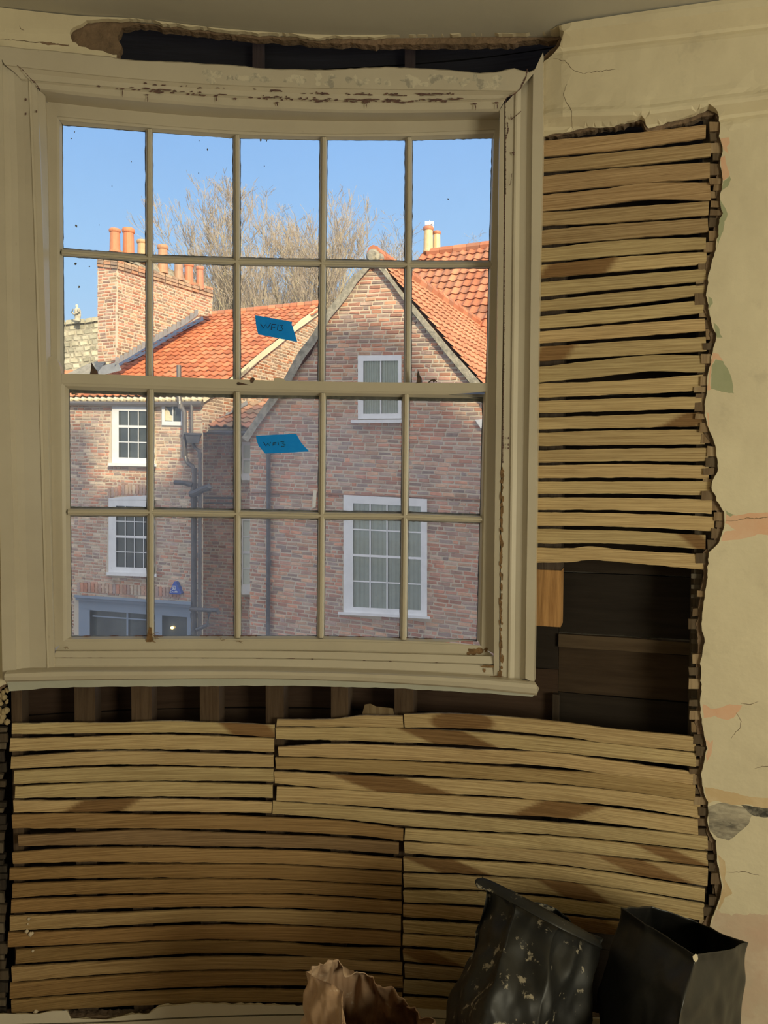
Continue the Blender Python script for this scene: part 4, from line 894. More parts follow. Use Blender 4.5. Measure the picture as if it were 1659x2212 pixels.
# folded-over rim of the left sack
mb = MB(); pl = [(1022, 1903, 1.455), (1034, 1894, 1.455), (1052, 1897, 1.452), (1100, 1921, 1.415), (1160, 1952, 1.382), (1220, 1986, 1.362), (1300, 2028, 1.400)]
pb = [(1032, 1915, 1.447), (1040, 1918, 1.445), (1060, 1925, 1.435), (1108, 1950, 1.392), (1166, 1982, 1.360), (1224, 2012, 1.345), (1298, 2046, 1.392)]
fr = [mb.vert(at(*p)) for p in pl]; fb = [mb.vert(at(*p)-Vector((0, .012, 0))) for p in pb]; gb = [mb.vert(at(p[0], p[1], p[2]+.006)) for p in pb]
for i in range(6): mb.face((fr[i], fb[i], fb[i+1], fr[i+1])); mb.face((fb[i], gb[i], gb[i+1], fb[i+1]))
o = mb.build('folded_rim', M['sack'], sack1, smooth=True); m_ = o.modifiers.new('s', 'SUBSURF'); m_.render_levels = 2; m_ = o.modifiers.new('t', 'SOLIDIFY'); m_.thickness = .0015
# right black sack: open mouth
rim = [at(1336, 1958, 1.43), at(1503, 2067, 1.26), at(1621, 2037, 1.37), at(1512, 1990, 1.52), at(1405, 1957, 1.53)]
m1 = [at(1334, 1975, 1.43), at(1501, 2085, 1.26), at(1619, 2056, 1.37), at(1512, 2012, 1.53), at(1405, 1980, 1.54)]
m2 = [at(1312, 2050, 1.42), at(1478, 2150, 1.22), at(1618, 2110, 1.36), at(1512, 2090, 1.54), at(1405, 2060, 1.54)]
m3 = [at(1285, 2140, 1.40), at(1462, 2235, 1.18), at(1612, 2185, 1.34), at(1512, 2160, 1.55), at(1400, 2130, 1.55)]
m4 = [at(1255, 2225, 1.375), at(1450, 2330, 1.15), at(1608, 2270, 1.32), at(1512, 2260, 1.56), at(1390, 2230, 1.55)]
m5 = [Vector((p.x, p.y, .34)) for p in m4]; m6 = [Vector((p.x, p.y, .05)) for p in m4]; m7 = [Vector((lerp(.5, p.x, .9), lerp(1.38, p.y, .9), .004)) for p in m4]
for L in (m4, m5, m6, m7): L[0].x += .025
sack2 = bag('rubble_sack', [rim, m1, m2, m3, m4, m5, m6, m7], [9, 7, 7, 6, 5], M['sack_clean'], 'clean black rubble sack standing open, right of the splashed one', 'sack', (.010, 4.5), seed=8)
tag(sack2, group='black sacks under the laths')
poly = [(1496, 2066), (1503, 2060), (1507, 2064), (1508, 2072), (1503, 2079), (1498, 2074)]
mb = MB(); a = [mb.vert(at(x, y, 1.246)) for x, y in poly]; b = [mb.vert(at(x, y, 1.25)) for x, y in poly]; mb.face(a); mb.face(b[::-1])
for i in range(6): mb.face((a[i], b[i], b[(i+1) % 6], a[(i+1) % 6]))
tag(mb.build('plaster_crumb', M['plaster'], sack2), 'white plaster crumb stuck on the rim')
# brown paper bag
rim = [at(660, 2097, 1.36), at(672, 2108, 1.32), at(700, 2120, 1.30), at(738, 2134, 1.28), at(745, 2225, 1.22), at(880, 2262, 1.22), at(938, 2200, 1.34), at(893, 2156, 1.41), at(800, 2122, 1.44), at(742, 2085, 1.44), at(716, 2066, 1.43), at(684, 2074, 1.41)]
k1 = [at(652, 2130, 1.35), at(664, 2150, 1.30), at(700, 2170, 1.27), at(734, 2180, 1.25), at(745, 2250, 1.20), at(880, 2290, 1.20), at(945, 2230, 1.34), at(900, 2190, 1.45), at(810, 2160, 1.47), at(742, 2120, 1.47), at(712, 2100, 1.45), at(676, 2110, 1.42)]
k2 = [at(636, 2215, 1.34), at(650, 2240, 1.27), at(690, 2260, 1.23), at(730, 2275, 1.21), at(760, 2310, 1.18), at(880, 2340, 1.18), at(950, 2300, 1.32), at(915, 2260, 1.47), at(820, 2240, 1.49), at(742, 2210, 1.50), at(706, 2190, 1.48), at(664, 2200, 1.43)]
k3 = [Vector((p.x, p.y, .3)) for p in k2]; k4 = [Vector((p.x, p.y, .05)) for p in k2]; k5 = [Vector((lerp(-.02, p.x, .9), lerp(1.34, p.y, .9), .004)) for p in k2]
bagp = bag('paper_rubble_bag', [rim, k1, k2, k3, k4, k5], [3, 3, 4, 6, 7, 6, 5, 6, 5, 3, 3, 3], M['paperbag'], 'crumpled brown paper rubble bag standing open, left of the black sacks', 'bag', (.022, 12), seed=5, sub=2)

# ================================================================== THE STREET OUTSIDE
e1 = Vector((.919, -.394, 0)); e2 = Vector((.394, .919, 0)); UP = Vector((0, 0, 1))
class Pl:
    def __init__(s, p, n):
        s.p = Vector(p); s.n = Vector(n).normalized()
        if s.n.dot(EYE-s.p) < 0: s.n = -s.n
    def cast(s, px, py, off=0.0):
        d = ray(px, py); p0 = s.p+s.n*off; t = (p0-EYE).dot(s.n)/d.dot(s.n); return EYE+d*t
def pl3(a, b, c): a, b, c = Vector(a), Vector(b), Vector(c); return Pl(a, (b-a).cross(c-a))
BR = [(.68, .25, .13), (.76, .31, .16), (.62, .25, .15), (.52, .28, .20), (.70, .40, .24), (.44, .28, .22), (.78, .42, .24), (.58, .38, .28), (.40, .28, .24), (.66, .30, .19)]
BR_F = [(.62, .32, .21), (.56, .34, .25), (.68, .40, .26), (.50, .34, .27), (.72, .50, .34), (.70, .29, .16), (.46, .33, .28), (.78, .62, .45)]
_g = lambda L, k, t=(.50, .43, .38): [tuple(a*(1-k)+b*k for a, b in zip(c, t)) for c in L]
BR = _g(BR, .26); BR_F = _g(BR_F, .22)
BR_DARK = [(.44, .31, .22), (.38, .28, .21), (.50, .35, .25), (.60, .42, .28), (.56, .31, .19)]
def sheetpoly(name, plane, poly, material, parent, off=0.0, thick=.1, label=None):
    pts = [Vector((x, y, 0)) for x, y in poly]; tris = tessellate_polygon([pts]); mb = MB()
    a = [mb.vert(plane.cast(x, y, off)) for x, y in poly]; b = [mb.vert(plane.cast(x, y, off)-plane.n*thick) for x, y in poly]; n = len(poly)
    for t in tris: mb.face([a[i] for i in t]); mb.face([b[i] for i in t][::-1])
    for i in range(n): mb.face((a[i], b[i], b[(i+1) % n], a[(i+1) % n]))
    return tag(rewind(mb.build(name, material, parent)), label)
VIEW = [(-260, 230), (1200, 230), (1200, 1430), (-260, 1430)]
def bricks(parent, plane, row, poly, holes, course, length, pal, name='brick', material='brick', proud=.010, npart=300, jitter=.22, arcs=(), seed=1, rough=0.0, header=.0):
    rnd = random.Random(seed)
    ex = (row - plane.n*row.dot(plane.n)).normalized(); ey = plane.n.cross(ex).normalized()
    if ey.z < 0: ey = -ey
    c0 = plane.cast(*poly[0]); W3 = [plane.cast(x, y) for x, y in poly]
    xs = [(p-c0).dot(ex) for p in W3]; ys = [(p-c0).dot(ey) for p in W3]
    out = []; r = 0; y = min(ys)
    while y < max(ys):
        x = min(xs)-rnd.random()*length; alt = r % 2
        while x < max(xs):
            L = length*(rnd.uniform(.9, 1.1)) if not (rnd.random() < header) else length*.5
            ok = []
            for k in range(6):
                px, py = proj(c0+ex*(x+L*(k+.5)/6)+ey*(y+course/2))
                if inpoly(poly, px, py) and inpoly(VIEW, px, py) and not any(inpoly(h, px, py) for h in holes): ok.append(k)
            if ok:
                La = x+L*ok[0]/6; Lb = x+L*(ok[-1]+1)/6
                c = c0+ex*((La+Lb)/2)+ey*(y+course/2); out.append(((c-EYE).length, c, Lb-La, rnd.choice(pal), rnd.uniform(.72, 1.2)))
            x += L
        y += course; r += 1
    out.sort(key=lambda t: t[0])
    st = MB()
    for i, (d, c, L, col, k) in enumerate(out):
        g = course*.11; hx, hy = max(.01, L/2-g), course/2-g; p = proud*rnd.uniform(.5, 1.3)
        cc = tuple(min(.9, v*k) for v in col)
        j = lambda: rnd.uniform(-1, 1)*course*jitter*.5
        q_ = [c+ex*(sx_*hx+j())+ey*(sy_*hy+j()) for sx_, sy_ in ((-1, -1), (1, -1), (1, 1), (-1, 1))]
        ch = course*.10
        f_ = [p_+plane.n*p-ex*sx_*ch-ey*sy_*ch for p_, (sx_, sy_) in zip(q_, ((-1, -1), (1, -1), (1, 1), (-1, 1)))]
        b_ = [p_-plane.n*.01 for p_ in q_]
        mb = MB() if i < npart else st
        mb.hexa(f_+b_, 0, cc, skip_back=True)
        if i < npart: mb.build(name, M[material], parent)
    if st.v: tag(st.build(name+'work', M[material], parent), kind='stuff')
def pantiles(parent, p00, ea, eb, nx, ny, w, h, clip, pal, npart=300, amp=.035, seed=2, name='pantile', lift=.03):
    rnd = random.Random(seed); n = ea.cross(eb).normalized()
    if n.z < 0: n = -n
    prof = [(0, .0), (.12, .55), (.28, .95), (.42, .75), (.56, .2), (.72, -.12), (.88, -.1), (1.04, .12)]
    out = []
    for j in range(ny):
        for i in range(nx):
            c = p00+ea*(i+.5)*w+eb*(j+.5)*h; px, py = proj(c)
            if inpoly(clip, px, py): out.append(((c-EYE).length, i, j))
    out.sort(); st = MB()
    for q_, (d, i, j) in enumerate(out):
        k = rnd.uniform(.8, 1.15); col = tuple(v*k for v in rnd.choice(pal)); mb = MB() if q_ < npart else st
        a0 = p00+ea*i*w+eb*(j*h-h*.08)+n*(lift+rnd.uniform(0, .008)); b0 = p00+ea*i*w+eb*(j*h+h*1.05)
        A = [mb.vert(a0+ea*(t*w)+n*(v*amp), None, col) for t, v in prof]; B = [mb.vert(b0+ea*(t*w)+n*(v*amp), None, col) for t, v in prof]
        C = [mb.vert(a0+ea*(t*w)+n*(v*amp-.02), None, col) for t, v in prof]
        for t in range(len(prof)-1): mb.face((A[t], A[t+1], B[t+1], B[t])); mb.face((C[t], C[t+1], A[t+1], A[t]))
        if q_ < npart: mb.build(name, M['tile'], parent)
    if st.v: tag(st.build(name+'_field', M['tile'], parent), kind='stuff')
TILE = [(.56, .19, .09), (.62, .22, .105), (.50, .17, .08), (.58, .25, .13)]
TILE2 = [(.56, .22, .12), (.50, .19, .10), (.62, .27, .15), (.44, .20, .12)]
def box_between(mb, a, b, up, w, h, col=None):   # bar from a to b, width along up, depth along the other
    a, b = Vector(a), Vector(b); t = (b-a).normalized(); s = up.normalized(); d = t.cross(s).normalized()
    mb.hexa([a-s*w-d*h, b-s*w-d*h, b+s*w-d*h, a+s*w-d*h, a-s*w+d*h, b-s*w+d*h, b+s*w+d*h, a+s*w+d*h], 0, col)
def window_far(parent, plane, fx, fy, sx_, sy_, cols, rows, skew=0.0, mid=None, sill=None, frame_w=6, glass='darkglass', curtain=False, open_cols=None, proud=.05, bw=.9):
    """fx=(x0,x1) fy=(y0,y1) outer frame px; sx_,sy_ glazed area; skew: px of fall per px to the right"""
    x0, x1 = fx; y0, y1 = fy; k = lambda x, y: (x, y+skew*(x-x0))
    root = empty('window', plane.cast(*k((x0+x1)/2, y1)), parent=parent)
    def bar(nm, xa, xb, ya, yb, o0, o1, m='white', fall=True):
        q_ = [k(xa, yb), k(xb, yb), k(xb, ya), k(xa, ya)]; mb = MB()
        mb.hexa([plane.cast(x, y, o1) for x, y in q_]+[plane.cast(x, y, o0) for x, y in q_]); return rewind(mb.build(nm, M[m], root))
    gx0, gx1 = sx_; gy0, gy1 = sy_
    for a in ((x0, gx0, y0, y1), (gx1, x1, y0, y1), (gx0, gx1, y0, gy0), (gx0, gx1, gy1, y1)): bar('frame', *a, -.02, proud)
    for i in range(cols):
        for j in range(rows):
            xa, xb = lerp(gx0, gx1, i/cols), lerp(gx0, gx1, (i+1)/cols); ya, yb = lerp(gy0, gy1, j/rows), lerp(gy0, gy1, (j+1)/rows)
            if curtain: bar('pane', xa, xb, ya, yb, .030, .033, 'far_glass' if 'far_glass' in M else 'fardirty')
            else: bar('pane', xa, xb, ya, yb, -.005, .018, glass)
    for i in range(1, cols):
        x = lerp(gx0, gx1, i/cols); bar('glazing_bar', x-bw, x+bw, gy0, gy1, .0, .04)
    for j in range(1, rows):
        y = lerp(gy0, gy1, j/rows); w = 2.6 if mid == j else bw; bar('glazing_bar' if mid != j else 'meeting_rail', gx0, gx1, y-w, y+w, .0, .045 if mid == j else .04)
    if sill:
        s0, s1, sa, sb = sill; bar('sill', s0, s1, sa, sb, -.02, .16)
    if curtain:
        mb = MB(); n = 90; A = []; B = []
        for i in range(n+1):
            x = lerp(gx0, gx1, i/n); o = .012+.009*math.sin(i*1.05)+.004*math.sin(i*.37)
            A.append(mb.vert(plane.cast(*k(x, gy0), o))); B.append(mb.vert(plane.cast(*k(x, gy1), o)))
        for i in range(n): mb.face((A[i], A[i+1], B[i+1], B[i]))
        mb.build('curtain', M['curtain'], root)
    return root
def ribbon(mb, plane, pts, w, off):
    for a, b in zip(pts, pts[1:]):
        p, q_ = plane.cast(*a, off), plane.cast(*b, off); mb.tube([p, q_], w, 5)

# ---------------- the big brick house on the left
P_eR = at(437, 862, 16.4); P_eL = at(150, 864, 17.7); P_rR = at(692, 657, 21.4)
F1 = Pl(P_eR, e2); E1 = Pl(P_eR, e1); RF1 = pl3(P_eR, P_eL, P_rR)
hs = empty('brick_house', F1.cast(300, 1390), 'large brick house with red pantile roof and long chimney stack, on the left', 'house')
poly = [(437, 862), (437, 1440), (-260, 1440), (-260, 862)]
sheetpoly('front_wall', F1, poly, M['mortar'], hs, 0, .03, 'brick front facing the street')
h_w1 = [(242, 870), (334, 872), (338, 1008), (234, 1006)]; h_w2 = [(234, 1078), (250, 1074), (290, 1070), (336, 1070), (338, 1247), (230, 1243)]; h_w3 = [(349, 871), (393, 871), (393, 919), (349, 919)]
h_shop = [(160, 1284), (437, 1303), (437, 1445), (160, 1445)]
bricks(hs, F1, (F1.cast(430, 1008)-F1.cast(150, 1000)), poly, [h_w1, h_w2, h_w3, h_shop], .0735, .225, BR_F, header=.35, seed=4)
arch = [(232+i*7.4, 1076-9*math.sin(i/14*math.pi)) for i in range(15)]
mb = MB()
for i in range(13):
    for a_ in (0,):
        x = 236+i*7.6; y = 1066-9*math.sin((i+.5)/14*math.pi); p = F1.cast(x, y, .012); mb.box(p, (F1.cast(x+2.6, y)-F1.cast(x, y)), F1.n*-.01, UP*.11, 0, random.choice(BR_F))
tag(mb.build('arch_bricks', M['brick'], hs), 'segmental brick arch over the lower window')
mb = MB()
for i in range(30):
    x = 170+i*7.7; y = 1268+(x-170)*.055; p = F1.cast(x, y, .010); mb.box(p, (F1.cast(x+3, y)-F1.cast(x, y)), F1.n*-.01, UP*.105, 0, random.choice(BR_F))
tag(mb.build('soldier_course', M['brick'], hs), 'row of upright bricks above the shopfront')
window_far(hs, F1, (242, 334), (872, 1001), (256.5, 320), (887, 988), 3, 3, .02, 1, (234, 338, 1000, 1006))
window_far(hs, F1, (234.5, 334), (1078, 1236), (251, 330), (1092, 1224), 4, 4, .035, 2, (230, 338, 1236, 1243))
mb = MB(); a = [F1.cast(x, y, .055) for x, y in [(234.5, 1080), (234.5, 1076)]+[(234.5+i*10, 1076-6*math.sin(min(1, i/10)*math.pi*.5)) for i in range(1, 10)]+[(334, 1080)]]
ids = [mb.vert(p) for p in a]; ids2 = [mb.vert(p-F1.n*.06) for p in a]; mb.face(ids); mb.face(ids2[::-1])
for i in range(len(ids)): mb.face((ids[i], ids2[i], ids2[(i+1) % len(ids)], ids[(i+1) % len(ids)]))
rewind(mb.build('arched_frame_head', M['white'], hs))
w3 = window_far(hs, F1, (349.5, 393), (871.5, 918.5), (356, 391), (878, 910), 2, 1, .02)
mb = MB(); q_ = [(357, 879), (359, 880), (363, 884), (366, 889), (369, 897), (373, 899), (373.5, 909), (357, 908)]; ids = [mb.vert(F1.cast(x, y, .021)) for x, y in q_]; mb.face(ids)
tag(mb.build('broken_board', M['creammortar'], w3), 'pale board showing behind the broken pane')
# gutter and eave mortar
mb = MB(); pts = [F1.cast(x, y, .12) for x, y in ((-260, 866), (200, 872), (313, 873), (437, 872))]; mb.tube(pts, .055, 8); rewind(mb.build('gutter', M['pipe_grey'], hs))
mb = MB()
for i in range(50):
    x = -256+i*14; p = F1.cast(x, 862.5, .10); mb.tube([p-F1.n*.1, p, p+F1.n*.04], [.05, .055, .02], 8)
tag(mb.build('eave_mortar', M['creammortar'], hs), 'row of pale mortar plugs under the eave tiles')
# roof
ea = (P_eR-P_eL).normalized(); n_ = RF1.n; eb = n_.cross(ea).normalized()
if eb.z < 0: eb = -eb
rpoly = [(-260, 866), (-260, 806), (150, 804), (205, 808), (253, 778), (423, 678), (437, 684), (560, 672), (694, 657), (690, 668), (600, 732), (505, 808), (441, 858)]
sheetpoly('roof_slope', RF1, [(-260, 864), (-260, 806), (205, 806), (253, 776), (430, 681), (692, 658), (505, 820), (441, 864)], M['cement'], hs, -.03, .08)
pantiles(hs, P_eL-ea*4.3-eb*.1, ea, eb, 54, 24, .215, .27, rpoly, TILE, seed=3)
mb = MB()
for i in range(17):
    x0_, x1_ = lerp(426, 692, i/17), lerp(426, 692, (i+1)/17)-1; y0_, y1_ = poly_at([(426, 684), (692, 657)], x0_), poly_at([(426, 684), (692, 657)], x1_)
    mbx = MB(); a, b = RF1.cast(x0_, y0_), RF1.cast(x1_, y1_); mbx.tube([a, b], [.12, .11], 8, col=TILE2[i % 4]); mbx.build('ridge_tile', M['tile'], hs)
# end gable of that house, verge
epoly = [(437, 866), (505, 822), (600, 748), (694, 668), (704, 700), (640, 800), (590, 880), (545, 905), (437, 935)]
sheetpoly('end_wall', E1, epoly, M['mortar'], hs, 0, .2, 'brick end gable wall')
bricks(hs, E1, (E1.cast(640, 760)-E1.cast(545, 730)) if False else e2, epoly, [], .075, .23, BR_DARK+[(.46, .2, .1)], header=.4, seed=9, npart=200)
def strip(name, plane, outer, inner, off, thick, m, parent, n=20):
    mb = MB(); A = []; B = []; C = []; D_ = []
    for i in range(n+1):
        t = i/n
        def pick(pl):
            L = [0]
            for a, b in zip(pl, pl[1:]): L.append(L[-1]+math.hypot(a[0]-b[0], a[1]-b[1]))
            s = t*L[-1]; j = max(j_ for j_ in range(len(pl)-1) if L[j_] <= s+1e-9); f = (s-L[j])/max(1e-9, L[j+1]-L[j]); return (lerp(pl[j][0], pl[j+1][0], f), lerp(pl[j][1], pl[j+1][1], f))
        o, i_ = pick(outer), pick(inner)
        A.append(mb.vert(plane.cast(*o, off))); B.append(mb.vert(plane.cast(*i_, off))); C.append(mb.vert(plane.cast(*i_, off-thick))); D_.append(mb.vert(plane.cast(*o, off-thick)))
    for i in range(n):
        for X_, Y_ in ((A, B), (B, C), (C, D_), (D_, A)): mb.face((X_[i], X_[i+1], Y_[i+1], Y_[i]))
    mb.face((A[0], B[0], C[0], D_[0])); mb.face((A[-1], B[-1], C[-1], D_[-1]))
    return rewind(mb.build(name, m, parent))
strip('verge', E1, [(438, 860), (505, 812), (560, 764), (615, 722), (650, 690), (692, 662)], [(440, 870), (505, 825), (560, 779), (600, 748), (640, 714), (694, 675)], .10, .14, M['creammortar'], hs)
# chimney stack
Cc = at(253, 600, 18.0); CL = Pl(Cc, e1); CF = Pl(Cc, e2)
st_ = empty('chimney_stack', CL.cast(253, 776), parent=hs)
mbase = CL.cast
lf = [(211, 561), (253, 566), (253, 778), (211, 782)]; rf = [(253, 566), (458, 627), (458, 682), (422, 682), (253, 779)]
sheetpoly('stack_side', CF, lf, M['mortar'], st_, 0, .05); sheetpoly('stack_side', CL, rf, M['mortar'], st_, 0, .05)
mb = MB(); q_ = [CL.cast(x, y, -.03)+e2*.04 for x, y in ((253, 779), (253, 566))]; L_k = 3.66; mb.hexa([q_[0], q_[0]+e2*L_k+UP*1.9, q_[1]+e2*L_k, q_[1], q_[0]-e1*.52, q_[0]-e1*.52+e2*L_k+UP*1.9, q_[1]-e1*.52+e2*L_k, q_[1]-e1*.52]); rewind(mb.build('stack_core', M['mortar'], st_))
bricks(st_, CF, -e1, lf, [], .075, .21, BR[:6]+[(.50, .36, .24)], header=.3, seed=21, npart=150)
bricks(st_, CL, e2, rf, [], .075, .215, BR[:7]+BR_DARK[:2], header=.35, seed=22, npart=300)
for pln, top_, nm in ((CF, [(209, 561), (254, 566)], 'corbel'), (CL, [(254, 566), (330, 588), (400, 609), (461, 627)], 'corbel')):
    for k_, (d0, d1, o_) in enumerate(((-5, 1, .05), (1, 8, .065), (8, 15, .045))):
        for a_, b_ in zip(top_, top_[1:]):
            nb = max(1, int(abs(b_[0]-a_[0])/13))
            for i in range(nb):
                xa, xb = lerp(a_[0], b_[0], i/nb), lerp(a_[0], b_[0], (i+1)/nb)-.8; ya, yb = lerp(a_[1], b_[1], i/nb), lerp(a_[1], b_[1], (i+1)/nb)
                mb = MB(); q_ = [(xa, ya+d1-.7), (xb, yb+d1-.7), (xb, yb+d0), (xa, ya+d0)]; mb.hexa([pln.cast(x, y, o_) for x, y in q_]+[pln.cast(x, y, -.05) for x, y in q_], 0, random.choice(BR_DARK)); rewind(mb.build(nm, M['brick'], st_))
# crown of cement and the pots
ctop = at(253, 561, 18.0); crown = MB(); A = [ctop-e1*.02, ctop+e2*3.75, ctop+e2*3.75-e1*.58, ctop-e1*.58]; q_ = [p+UP*.06 for p in A]; r_ = [a_+UP*.33 for a_ in (A[0]+e2*.25-e1*.18, A[1]-e2*.2-e1*.18, A[2]-e2*.2+e1*.18, A[3]+e2*.25+e1*.18)]
crown.hexa([A[0], A[1], A[1]+UP*.02, A[0]+UP*.02, A[3], A[2], A[2]+UP*.02, A[3]+UP*.02]); ids = [crown.vert(p) for p in q_]; ids2 = [crown.vert(p) for p in r_]
crown.face(ids2)
for i in range(4): crown.face((ids[i], ids[(i+1) % 4], ids2[(i+1) % 4], ids2[i]))
rewind(crown.build('cement_crown', M['cement'], st_))
def pot(parent, px, ytop, ybase, wpx, D, col, rim=True, rimcol=None):
    H = at(px, ytop, D).z-at(px, ybase, D).z; r = wpx/2/F*D; c = at(px, ybase, D); mb = MB()
    pr = [(0, 1.05), (.06, 1.05), (.10, .97), (.5, .93), (.84, .88), (.86, 1.0), (.90, 1.08), (.95, 1.08), (1.0, .98), (1.0, .72), (.7, .70)]
    mb.tube([c+UP*(a*H) for a, _ in pr], [b*r for _, b in pr], 16, col=col)
    for i, v in enumerate(mb.v):
        if rimcol and (v[2]-c.z)/H > .85: mb.c[i] = rimcol
    o = mb.build('chimney_pot', M['terracotta'], parent, smooth=False); rewind(o); return o
for px, yt, yb, w, D, c in ((248.5, 495, 538, 23, 18.2, (.60, .24, .12)), (278, 494, 553, 25, 18.5, (.66, .25, .12)), (307, 519, 560, 21, 18.9, (.60, .40, .22)), (352, 530, 575, 22, 19.6, (.52, .29, .17)), (386, 563, 590, 20, 20.1, (.46, .29, .20)), (408, 570, 600, 20, 20.5, (.62, .24, .13)), (432, 576, 610, 17, 20.9, (.54, .24, .15))):
    pot(st_, px, yt, yb+(16 if px > 340 else 8), w, D, c)
# moss and stepped lead flashing
mb = MB(); random.seed(8)
fl_ = [(243, 782), (253, 780), (300, 752), (350, 722), (400, 694), (424, 676)]
for i in range(19):
    x0_, x1_ = lerp(248, 428, i/19), lerp(248, 428, (i+1)/19); yb0, yb1 = poly_at(fl_, x0_)+7, poly_at(fl_, x1_)+7; yt = poly_at(fl_, x0_)-10
    q_ = [(x0_, yb0), (x1_, yb1), (x1_, poly_at(fl_, x1_)-5), (x0_+1.5, yt)]; mbx = MB(); mbx.hexa([CL.cast(x, y, .035) for x, y in q_]+[CL.cast(x, y, .012) for x, y in q_]); rewind(mbx.build('lead_step', M['lead'], st_))
strip('lead_apron', RF1, [(236, 790), (300, 757), (350, 727), (400, 699), (438, 682)], [(232, 802), (300, 772), (350, 742), (400, 712), (440, 692)], .05, .02, M['lead'], hs)
sheetpoly('lead_front', Pl(CF.p-CF.n*-.06, e2), [(205, 812), (222, 790), (253, 782), (262, 800), (230, 808)], M['lead'], hs, .02, .02)
# small greenish lower roof at far left
# pipes
def pipe(name, pts, w, m, plane, parent, off=.12, n=10, collars=()):
    mb = MB(); P_ = [plane.cast(x, y, off) for x, y in pts]; r = w/2/F*P_[0].y; mb.tube(P_, r, n)
    for (x, y) in collars:
        c = plane.cast(x, y, off); mb.tube([c-UP*.05, c+UP*.05], r*1.3, n)
    return rewind(mb.build(name, m, parent, smooth=False))
pipe('vent_pipe', [(386.5, 789), (386.5, 853), (388, 868), (391.5, 878), (398.6, 891), (399, 980), (401, 990), (406, 1000), (416, 1008), (419.6, 1018), (419.5, 1120), (418, 1440)], 10, M['pipe_grey'], F1, hs, .16, collars=((391, 878), (398.6, 980), (419.5, 1016), (419, 1110), (418, 1310)))
pipe('downpipe', [(414, 868), (414.5, 938)], 6.5, M['pipe_grey'], F1, hs, .14); pipe('downpipe', [(398, 870), (431, 870)], 6, M['pipe_grey'], F1, hs, .14)
pipe('downpipe', [(417, 956), (420, 966), (430, 974), (432, 982), (432, 1060), (431, 1440)], 7.5, M['pipe_grey'], F1, hs, .14, collars=((432, 984), (432, 1050), (431, 1200)))
mb = MB(); q_ = [(404, 957), (429, 957), (433, 938), (400, 936)]; mb.hexa([F1.cast(x, y, .32) for x, y in q_]+[F1.cast(x, y, .02) for x, y in q_]); q_ = [(398, 938), (436, 940), (436, 936), (398, 934)]; mb.hexa([F1.cast(x, y, .35) for x, y in q_]+[F1.cast(x, y, .0) for x, y in q_]); rewind(mb.build('hopper', M['pipe'], hs))
pipe('soil_pipe', [(378, 1042), (398, 1043), (417, 1048)], 11, M['pipe'], F1, hs, .2); pipe('soil_pipe', [(412, 1068), (425, 1064), (440, 1056), (452, 1052), (453, 1056)], 15, M['pipe'], F1, hs, .25)
pipe('soil_pipe', [(419, 1044), (419, 1440)], 12, M['pipe'], F1, hs, .17, collars=((419, 1062), (419, 1080), (419, 1330))); pipe('soil_pipe', [(411, 1315), (434, 1317), (470, 1318), (473, 1326)], 9, M['pipe'], F1, hs, .26, collars=())
pipe('soil_pipe', [(452, 1322), (448, 1350), (425, 1360)], 9, M['pipe'], F1, hs, .22)
# alarm box
AL_ = [(377.5, 1256), (380, 1257), (391.5, 1281), (390, 1284), (367, 1283), (365.5, 1280), (375.5, 1257)]
al = sheetpoly('alarm_box', F1, AL_, M['alarm'], hs, .10, .10, 'blue triangular alarm box with white lettering')
mb = MB(); w = .006
for s in ([(372, 1266), (378.5, 1266), (378.5, 1273.5), (372, 1273.5), (372, 1266)], [(377, 1268), (374, 1268), (374, 1271.5), (377, 1271.5)]): ribbon(mb, F1, s, w, .104)
x = 368.3
for ch, wd in (('C', 3.2), ('h', 2.8), ('u', 2.8), ('b', 2.8), ('b', 2.8)):
    g = {'C': [[(1, 0), (0, 0), (0, 1), (1, 1)]], 'h': [[(0, 0), (0, 1)], [(0, .5), (1, .5), (1, 1)]], 'u': [[(0, .4), (0, 1), (1, 1), (1, .4)]], 'b': [[(0, 0), (0, 1), (1, 1), (1, .5), (0, .5)]]}[ch]
    for s in g: ribbon(mb, F1, [(x+a*wd*.62, 1276+b*3.6) for a, b in s], .005, .104)
    x += wd+.4
mb.build('alarm_lettering', M['alarm_text'], al)
# shopfront
def slab(name, pln, q_, o0, o1, m, parent): 
    mb = MB(); mb.hexa([pln.cast(x, y, o1) for x, y in q_]+[pln.cast(x, y, o0) for x, y in q_]); return rewind(mb.build(name, m, parent))
shop = tag(empty('shopfront', F1.cast(290, 1440), parent=hs), 'blue-grey painted timber shopfront')
slab('cornice', F1, [(160, 1290), (412, 1307), (412, 1300), (160, 1285)], .0, .30, M['shop'], shop); slab('cornice', F1, [(163, 1296), (412, 1313), (412, 1307), (163, 1290)], .0, .22, M['shop'], shop)
slab('fascia', F1, [(170, 1316), (412, 1334), (412, 1312), (170, 1295)], .0, .12, M['shop'], shop)
slab('pilaster', F1, [(170, 1440), (194, 1440), (194, 1317), (170, 1315)], .0, .14, M['shop'], shop); slab('pilaster', F1, [(335, 1440), (350, 1440), (350, 1328), (335, 1327)], .0, .14, M['shop'], shop); slab('pilaster', F1, [(404, 1440), (412, 1440), (412, 1333), (404, 1332)], .0, .14, M['shop'], shop)
slab('shop_window', F1, [(194, 1440), (335, 1440), (335, 1328), (194, 1317)], -.05, .03, M['darkglass'], shop); slab('shop_window', F1, [(350, 1440), (404, 1440), (404, 1333), (350, 1329)], -.05, .03, M['darkglass'], shop)
slab('glazing_bar', F1, [(200, 1332), (335, 1342), (335, 1339), (200, 1329)], .02, .07, M['shop'], shop); slab('glazing_bar', F1, [(273, 1440), (277, 1440), (277, 1322), (273, 1322)], .02, .07, M['shop'], shop)
